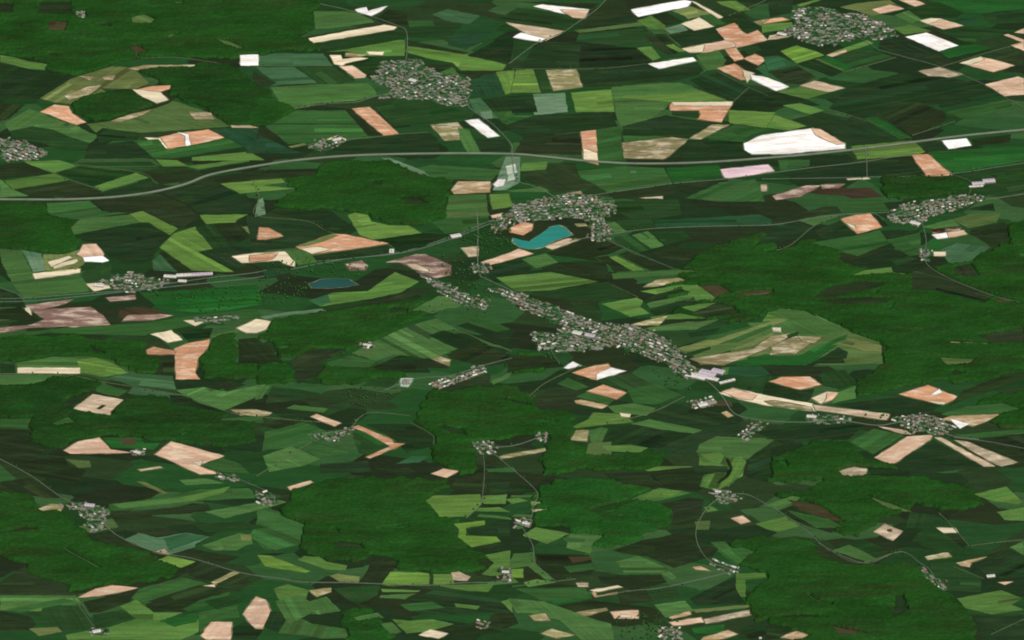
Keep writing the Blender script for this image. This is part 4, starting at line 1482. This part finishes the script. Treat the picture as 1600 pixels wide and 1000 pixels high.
def clear(p, half):
    nn = normals(p)
    for i in range(len(p) - 1):
        quad = [p[i] - nn[i] * half, p[i + 1] - nn[i + 1] * half, p[i + 1] + nn[i + 1] * half, p[i] + nn[i] * half]
        r = cells_in(quad)
        if r:
            m = r[1] & (owner[r[0]] >= 100000)
            owner[r[0]][m] = -2


MW = [(-120, 316), (-60, 313), (0, 312), (100, 312), (180, 308), (240, 300), (290, 288), (330, 273), (400, 260), (470, 250), (560, 243), (700, 240), (800, 241), (850, 245), (920, 252),
      (1000, 256), (1100, 254), (1200, 247), (1300, 238), (1400, 226), (1500, 213), (1600, 203), (1660, 197), (1720, 190)]
mw = smooth([ground_xy(*p) for p in MW], 8)
clear(mw, 30)
ribbon('motorway_verge', mw, -11, 11, 2.5, M_VERGE, kind='structure', label='grass verges and central strip of the motorway')
for s in (-1, 1):
    a, b = sorted((s * 1.0, s * 6.0))
    ribbon('motorway_road', mw, a, b, 3.0, M_MWAY, kind='structure', label='grey motorway carriageway sweeping across the whole view')
for i, line in enumerate(ROADS.strip().splitlines()):
    t = line.split()
    p = smooth([ground_xy(*map(float, s.split(','))) for s in t[2:]])
    w = float(t[1]) * 0.52
    road_lines.append(p)
    clear(p, w / 2 + 7)
    ribbon(t[0], p, -w / 2, w / 2, 2.55 + 0.012 * i if 'motor' not in t[0] else 3, {'lane_road': M_ROAD, 'farm_track': M_TRACK, 'railway_bed': M_BALLAST}[t[0]], kind='structure')

def value_noise(nx, ny, sx, sy, seed):
    g = np.random.default_rng(seed).random((int(ny / sy) + 3, int(nx / sx) + 3))
    yy, xx = np.arange(ny) / sy, np.arange(nx) / sx
    y0, x0 = yy.astype(int), xx.astype(int)
    fy, fx = (yy - y0)[:, None], (xx - x0)[None]
    fy, fx = fy * fy * (3 - 2 * fy), fx * fx * (3 - 2 * fx)
    a, b = g[np.ix_(y0, x0)], g[np.ix_(y0, x0 + 1)]
    c, d = g[np.ix_(y0 + 1, x0)], g[np.ix_(y0 + 1, x0 + 1)]
    return (a * (1 - fx) + b * fx) * (1 - fy) + (c * (1 - fx) + d * fx) * fy


# ------------------------------------------------------------------ woods: canopy of jittered crowns, sloping down at the edges
def build_woods():
    h = 8 + 4 * value_noise(NX + 1, NY + 1, 24, 14, 1) + 3 * value_noise(NX + 1, NY + 1, 5, 4, 2) + 4.2 * rng.random((NY + 1, NX + 1)) ** 1.5
    jx = rng.uniform(-2.2, 2.2, h.shape)
    jy = rng.uniform(-2.2, 2.2, h.shape)
    forest = owner >= 100000
    full = np.zeros((NY + 1, NX + 1), np.int32)
    for dy in (0, 1):
        for dx in (0, 1):
            full[dy:NY + dy, dx:NX + dx] += forest
    inner = full == 4
    h = np.where(inner, h, rng.uniform(0.5, 3.0, h.shape))
    gx = X0 + np.arange(NX + 1)[None] * CELL + jx
    gy = Y0 + np.arange(NY + 1)[:, None] * CELL + jy
    for k, code in enumerate(woods):
        jj, ii = np.nonzero(owner == 100000 + k)
        if not len(jj):
            continue
        quads = np.stack([jj * (NX + 1) + ii, jj * (NX + 1) + ii + 1, (jj + 1) * (NX + 1) + ii + 1, (jj + 1) * (NX + 1) + ii], 1)
        ids, inv = np.unique(quads, return_inverse=True)
        inv = inv.reshape(quads.shape)
        co = np.stack([gx.ravel()[ids], gy.ravel()[ids], h.ravel()[ids]], 1).astype(np.float32)
        me = bpy.data.meshes.new('forest')
        me.vertices.add(len(ids)); me.vertices.foreach_set('co', co.ravel())
        me.loops.add(inv.size); me.loops.foreach_set('vertex_index', inv.ravel().astype(np.int32))
        me.polygons.add(len(inv)); me.polygons.foreach_set('loop_start', np.arange(0, inv.size, 4, dtype=np.int32))
        me.update(calc_edges=True)
        me.materials.append(M_FOREST)
        o = bpy.data.objects.new('forest', me)
        COL.objects.link(o)
        o.color = alb(PAL[code])
        o['kind'] = 'stuff'
        o['label'] = 'dense dark green woodland canopy between the fields'


# ------------------------------------------------------------------ houses
M_GARDEN = garden_material()
WALLS = {'white': plain_material('white_render', (146, 138, 124)), 'cream': plain_material('cream_render', (140, 132, 110))}
ROOFS = {'grey': plain_material('grey_slate', (140, 133, 123)), 'red': plain_material('red_tile', (142, 116, 102)),
         'pale': plain_material('pale_sheet', (206, 200, 188)), 'brown': plain_material('brown_tile', (104, 94, 84))}
M_GLASS = plain_material('window_glass', (60, 66, 70), 0.3)
M_LILAC = plain_material('lilac_sheet', (186, 172, 178))


def house_geo(w, l, e, r):
    wv = [(-w, -l, 0), (w, -l, 0), (w, l, 0), (-w, l, 0), (-w, -l, e), (w, -l, e), (w, l, e), (-w, l, e), (0, -l, r - .1), (0, l, r - .1)]
    wf = [(1, 2, 6, 5), (3, 0, 4, 7), (0, 1, 5, 8, 4), (2, 3, 7, 9, 6)]
    o, y = 0.6, l + 0.5
    z0 = e - o * (r - e) / w
    rv = [(-w - o, -y, z0), (0, -y, r), (w + o, -y, z0), (-w - o, y, z0), (0, y, r), (w + o, y, z0)]
    rv += [(x, q, z + 0.3) for x, q, z in rv]
    rf = [(6, 7, 10, 9), (7, 8, 11, 10), (1, 0, 3, 4), (2, 1, 4, 5), (0, 1, 7, 6), (1, 2, 8, 7), (4, 3, 9, 10), (5, 4, 10, 11), (3, 0, 6, 9), (2, 5, 11, 8)]
    return (wv, wf), (rv, rf)


SIZES = [(4.0, 5.6, 2.7, 5.4), (4.6, 7.4, 2.9, 6.0), (3.4, 4.6, 2.4, 4.8), (5.4, 11.4, 3.4, 6.6)]
LIB = []
for s in SIZES:
    (wv, wf), (rv, rf) = house_geo(*s)
    LIB.append(((wv, wf), (rv, rf)))
mesh_cache = {}


def house_mesh(kind, si, matname):
    k = (kind, si, matname)
    if k not in mesh_cache:
        me = bpy.data.meshes.new(kind)
        v, f = LIB[si][0 if kind == 'wall' else 1]
        me.from_pydata(v, [], f)
        me.materials.append((WALLS if kind == 'wall' else ROOFS)[matname])
        mesh_cache[k] = me
    return mesh_cache[k]


def level_at(x, y):
    i, j = int((x - X0) / CELL), int((y - Y0) / CELL)
    return LV * level[j, i] if 0 <= i < NX and 0 <= j < NY else 0


road_pts = np.vstack(road_lines + [mw])
sites, tree_sites, centre = [], [], {}
vn = value_noise(NX, NY, 9, 11, 9)
for vi, line in enumerate(VILLAGES.strip().splitlines()):
    vname, cnt, pts = line.split('|')
    poly = [ground_xy(*map(float, s.split(','))) for s in pts.split()]
    cnt = int(int(cnt) * 1.3)
    p = np.array(poly)
    c = p.mean(0)
    yard = uneven([tuple(c + (q - c) * 1.0) for q in p], 22, 16)
    lv = paint(yard, 95000 + vi)
    slab('village_ground', yard, LV * lv, M_GARDEN, kind='structure')
    sl, ins = cells_in(poly)
    jj, ii = np.nonzero(ins)
    if not len(jj):
        continue
    ax = math.atan2(*(np.linalg.svd(p - c)[2][0][::-1]))
    centre[vname] = (c[0], c[1], np.ptp(p[:, 0]) / 2, np.ptp(p[:, 1]) / 2)
    got = []
    ux, uy = math.cos(ax), math.sin(ax)
    for _ in range(cnt * 40):
        k = rng.integers(len(jj))
        x = X0 + (sl[1].start + ii[k] + rng.random()) * CELL
        y = Y0 + (sl[0].start + jj[k] + rng.random()) * CELL
        v = -x * uy + y * ux                                                # houses line up along the lanes
        dv_ = round(v / 27) * 27 + rng.normal(0, 3) - v
        x, y = x - uy * dv_, y + ux * dv_
        if any((x - a) ** 2 + (y - b) ** 2 < 15.5 ** 2 for a, b in got):
            continue
        if np.min((road_pts[:, 0] - x) ** 2 + (road_pts[:, 1] - y) ** 2) < 13 ** 2:
            continue
        if vn[int((y - Y0) / CELL), int((x - X0) / CELL)] < rng.uniform(.25, .7):
            continue
        got.append((x, y))
        if len(got) >= cnt:
            break
    for x, y in got:
        si = int(rng.choice(4, p=[.4, .3, .15, .15]))
        roof = str(rng.choice(['grey', 'red', 'pale', 'brown'], p=[.44, .22, .16, .18]))
        sites.append((x, y, ax + rng.normal(0, .12) + (math.pi / 2 if rng.random() < .75 else 0), si, roof, 'white' if rng.random() < .75 else 'cream', vname))
    for _ in range(int(cnt * 2.2)):
        k = rng.integers(len(jj))
        x = X0 + (sl[1].start + ii[k] + rng.random()) * CELL
        y = Y0 + (sl[0].start + jj[k] + rng.random()) * CELL
        if not any((x - a) ** 2 + (y - b) ** 2 < 14 ** 2 for a, b in got) and np.min((road_pts[:, 0] - x) ** 2 + (road_pts[:, 1] - y) ** 2) > 8 ** 2:
            tree_sites.append((x, y, rng.uniform(2.2, 3.8)))
build_woods()

# the 300 that show largest stand alone, the rest of the houses are one mass
order = sorted(range(len(sites)), key=lambda k: -(SIZES[sites[k][3]][0] * SIZES[sites[k][3]][1] * (1.12 if sites[k][4] == 'pale' else 1) / (27400 + sites[k][1] * .87) ** 2))
single = set(order[:300])
bv, bf, bm = [], [], []
allm = list(WALLS.values()) + list(ROOFS.values())
for k, (x, y, a, si, roof, wall, vname) in enumerate(sites):
    z = level_at(x, y)
    if k in single:
        e = bpy.data.objects.new('house', None)
        COL.objects.link(e)
        e.location, e.rotation_euler = (x, y, z), (0, 0, a)
        size = ('house', 'long house', 'small house', 'barn house')[si]
        cx, cy, hx, hy = centre[vname]
        side = 'middle' if abs(x - cx) < hx * .45 and abs(y - cy) < hy * .45 else (('west' if x < cx else 'east') if abs(x - cx) / hx > abs(y - cy) / hy else ('south' if y < cy else 'north')) + ' side'
        e['label'] = f'{wall} {size} with {roof} roof, {side} of the {vname}'
        e['category'] = 'house'
        e['group'] = f'{wall} {size}s with {roof} roofs, {side} of the {vname}'
        for kind, mn in (('wall', wall), ('roof', roof)):
            o = bpy.data.objects.new(kind, house_mesh(kind, si, mn))
            COL.objects.link(o)
            o.parent = e
    else:
        ca, sa_ = math.cos(a), math.sin(a)
        for (v, f), mt in ((LIB[si][0], WALLS[wall]), (LIB[si][1], ROOFS[roof])):
            n0 = len(bv)
            bv += [(x + vx * ca - vy * sa_, y + vx * sa_ + vy * ca, z + vz) for vx, vy, vz in v]
            bf += [tuple(n0 + q for q in ff) for ff in f]
            bm += [allm.index(mt)] * len(f)
o = link('small_houses', bv, bf, allm, kind='stuff', label='remaining small houses filling the villages')
o.data.polygons.foreach_set('material_index', bm)


# ------------------------------------------------------------------ halls and sheds
def hall(px, py, w, l, e, rot, roof, lab, group=None):
    x, y = ground_xy(px, py)
    t = bpy.data.objects.new('warehouse', None)
    COL.objects.link(t)
    t.location, t.rotation_euler = (x, y, level_at(x, y)), (0, 0, math.radians(rot))
    t['label'], t['category'] = lab, 'warehouse'
    if group:
        t['group'] = group
    w, l = w / 2, l / 2
    r = e + 0.18 * w
    (wv, wf), (rv, rf) = house_geo(w, l, e, r)
    link('wall', wv, wf, WALLS['white'], parent=t)
    rm = {'white': ROOFS['pale'], 'lilac': M_LILAC, 'grey': ROOFS['grey']}[roof]
    link('roof', rv, rf, rm, parent=t)
    for q in (-0.5, 0, 0.5):
        y0 = q * l
        zz = r + 0.35
        link('skylight', [(-1.5, y0 - l * .12, zz - .1), (1.5, y0 - l * .12, zz - .1), (1.5, y0 + l * .12, zz - .1), (-1.5, y0 + l * .12, zz - .1),
                          (0, y0 - l * .12, zz + .6), (0, y0 + l * .12, zz + .6)], [(0, 4, 5, 3), (1, 2, 5, 4), (0, 1, 4), (2, 3, 5)], M_GLASS, parent=t)
    link('loading_door', [(-2.5, -l - .15, 0), (2.5, -l - .15, 0), (2.5, -l - .15, 4), (-2.5, -l - .15, 4), (-2.5, -l + .1, 0), (2.5, -l + .1, 0), (2.5, -l + .1, 4), (-2.5, -l + .1, 4)],
         [(0, 1, 2, 3), (1, 5, 6, 2), (4, 0, 3, 7), (3, 2, 6, 7)], ROOFS['grey'], parent=t)


HALLS = [
    # px, py, width, length, eaves, turn, roof, label, group
    (1092, 590, 40, 70, 7, 65, 'white', 'white roofed factory hall at the western end of the works by the long village', None),
    (1106, 585, 46, 80, 8, 65, 'lilac', 'large lilac roofed factory hall in the middle of the works', None),
    (1122, 582, 36, 60, 8, 65, 'lilac', 'lilac roofed factory hall at the eastern end of the works', None),
    (1113, 593, 26, 60, 6, 65, 'white', 'narrow white factory shed on the southern side of the works', None),
    (1136, 597, 16, 80, 6, -65, 'white', 'long thin white shed beside the road east of the works', None),
    (266, 433, 24, 60, 6, 84, 'white', 'white shed at the western end of the long row by the western railway', None),
    (287, 431, 26, 70, 6, -84, 'white', 'white shed in the middle of the long row by the western railway', None),
    (306, 430, 26, 60, 6, -84, 'lilac', 'lilac shed in the long row by the western railway', None),
    (324, 429, 24, 50, 6, -84, 'lilac', 'lilac shed at the eastern end of the long row by the western railway', None),
    (1528, 288, 28, 60, 7, -82, 'lilac', 'lilac roofed hall beside the lane far east of the purplish ground', None),
    (1545, 284, 34, 60, 7, -82, 'lilac', 'largest lilac roofed hall of the far eastern pair', None),
    (1525, 292, 14, 70, 5, -82, 'white', 'thin white shed below the far eastern lilac halls', None),
    (712, 370, 30, 50, 7, -70, 'white', 'bright white hall alongside the railway west of the lake', None),
    (612, 394, 22, 36, 6, 0, 'white', 'small white hall beside the railway at the end of the orange wedge field', None),
    (902, 522, 30, 44, 6, 65, 'white', 'white hall at the centre of the long village', None),
    (922, 526, 28, 46, 6, 65, 'lilac', 'pinkish roofed hall beside the white hall in the long village', None),
    (1098, 634, 30, 44, 7, -65, 'white', 'bright white hall in the hamlet south of the works', None),
    (1112, 630, 24, 40, 6, -65, 'grey', 'grey roofed hall in the hamlet south of the works', None),
    (1548, 901, 18, 36, 5, -80, 'white', 'small white hall at the edge of the dark southeastern field', None),
    (1268, 652, 20, 44, 5, 80, 'white', 'white barn beside the road near the long cream strip', None),
    (635, 598, 34, 40, 5, 5, 'grey', 'square grey barn on the pale yard north of the central wood', None),
    (645, 127, 24, 40, 6, 60, 'white', 'white hall in the middle of the village north of the motorway', None),
    (1430, 350, 26, 50, 6, 60, 'white', 'white hall at the southern end of the eastern village', None),
    (151, 988, 22, 34, 5, -70, 'white', 'white barn at the corner farm in the southwest', None),
    (822, 819, 18, 34, 5, 70, 'white', 'white barn in the clearing of the southern wood', None),
    (790, 895, 18, 30, 5, 85, 'white', 'white barn on the southern road', None),
    (574, 540, 16, 40, 5, 75, 'white', 'white barn of the isolated farm on the wood edge', None),
    (1188, 998, 10, 12, 4, 0, 'white', 'tiny white shed on the southern edge', None),
    (498, 228, 18, 40, 5, 70, 'grey', 'grey barn on the northern heath', None),
    (526, 219, 22, 44, 5, -65, 'white', 'white barn on the pale heath patch', None),
    (97, 806, 10, 10, 4, 0, 'grey', 'tiny grey shed in the southwestern hamlet', None),
    (140, 791, 24, 44, 6, 80, 'lilac', 'pinkish roofed barn in the southwestern hamlet', None),
    (215, 708, 20, 30, 5, 60, 'white', 'white barn of the tiny farm between pinkish fields', None),
    (1213, 517, 16, 30, 5, 80, 'white', 'white barn on the striped olive meadow', None),
    (1122, 770, 14, 26, 5, 80, 'white', 'white barn in the stream valley hamlet', None),
    (155, 447, 26, 46, 6, 80, 'white', 'white hall at the western end of the western railway hamlet', None),
    (285, 440, 20, 40, 5, 84, 'white', 'white barn south of the shed row by the western railway', None),
    (1222, 55, 24, 50, 6, 60, 'white', 'white barn at the western entry of the big northern village', None),
]
for h in HALLS:
    hall(*h)
TREEBELTS = [
    (400, 250, '1250,440 1400,400 1600,400 1600,560 1420,600 1390,520 1280,540', 130),
    (400, 250, '1120,600 1300,560 1420,700 1500,780 1420,1000 1250,900 1200,760', 150),
    (400, 250, '50,640 550,600 720,640 640,740 300,740 0,760', 110),
    (400, 250, '0,780 320,760 320,860 100,920 0,900', 90),
    (800, 250, '400,340 640,280 640,380 500,420', 60),
    (800, 750, '640,860 960,830 1080,900 960,1000 640,1000', 120),
    (1200, 500, '420,600 1000,590 1150,700 900,720 690,660', 60),
    (800, 500, '130,150 300,100 330,260 200,240', 40),
    (1200, 250, '720,120 1240,140 1230,230 760,250', 110),
    (0, 250, '870,830 1500,790 1600,870 1300,960', 130),
    (400, 500, '560,430 760,400 860,480 700,560 560,520', 70),
    (800, 500, '400,100 900,100 1040,300 1150,480 1000,440 780,260', 120),
]

# ------------------------------------------------------------------ garden trees, roadside and field trees (one mass, none can be picked out)
for p in road_lines:
    for i in range(len(p) - 1):
        if rng.random() < 0.4:
            nn = normals(p)[i]
            q = p[i] + nn * rng.choice([-1, 1]) * rng.uniform(6, 11)
            tree_sites.append((q[0], q[1], rng.uniform(2.5, 4.5)))
for ox, oy, s, cnt in TREEBELTS:
    poly = [ground_xy(*q) for q in T2(ox, oy, s)]
    sl, ins = cells_in(poly)
    jj, ii = np.nonzero(ins)
    for _ in range(int(cnt * .7) if len(jj) else 0):
        k = rng.integers(len(jj))
        tree_sites.append((X0 + (sl[1].start + ii[k] + rng.random()) * CELL, Y0 + (sl[0].start + jj[k] + rng.random()) * CELL, rng.uniform(2.5, 5.5)))
g = (1 + 5 ** .5) / 2
ico_v = np.array([(-1, g, 0), (1, g, 0), (-1, -g, 0), (1, -g, 0), (0, -1, g), (0, 1, g), (0, -1, -g), (0, 1, -g), (g, 0, -1), (g, 0, 1), (-g, 0, -1), (-g, 0, 1)]) / math.sqrt(1 + g * g)
ico_f = [(0, 11, 5), (0, 5, 1), (0, 1, 7), (0, 7, 10), (0, 10, 11), (1, 5, 9), (5, 11, 4), (11, 10, 2), (10, 7, 6), (7, 1, 8), (3, 9, 4), (3, 4, 2), (3, 2, 6), (3, 6, 8), (3, 8, 9), (4, 9, 5), (2, 4, 11), (6, 2, 10), (8, 6, 7), (9, 8, 1)]
tv, tf = [], []
for x, y, r in tree_sites:
    z = level_at(x, y)
    n0 = len(tv)
    for vx, vy, vz in ico_v * (1 + rng.uniform(-.25, .25, (12, 1))):
        tv.append((x + vx * r, y + vy * r, z + r * 1.15 + vz * r * 1.2))
    tf += [tuple(n0 + q for q in f) for f in ico_f]
o = link('garden_foliage', tv, tf, M_FOREST, kind='stuff', label='scattered garden, roadside and field edge trees', color=alb((52, 96, 42)))
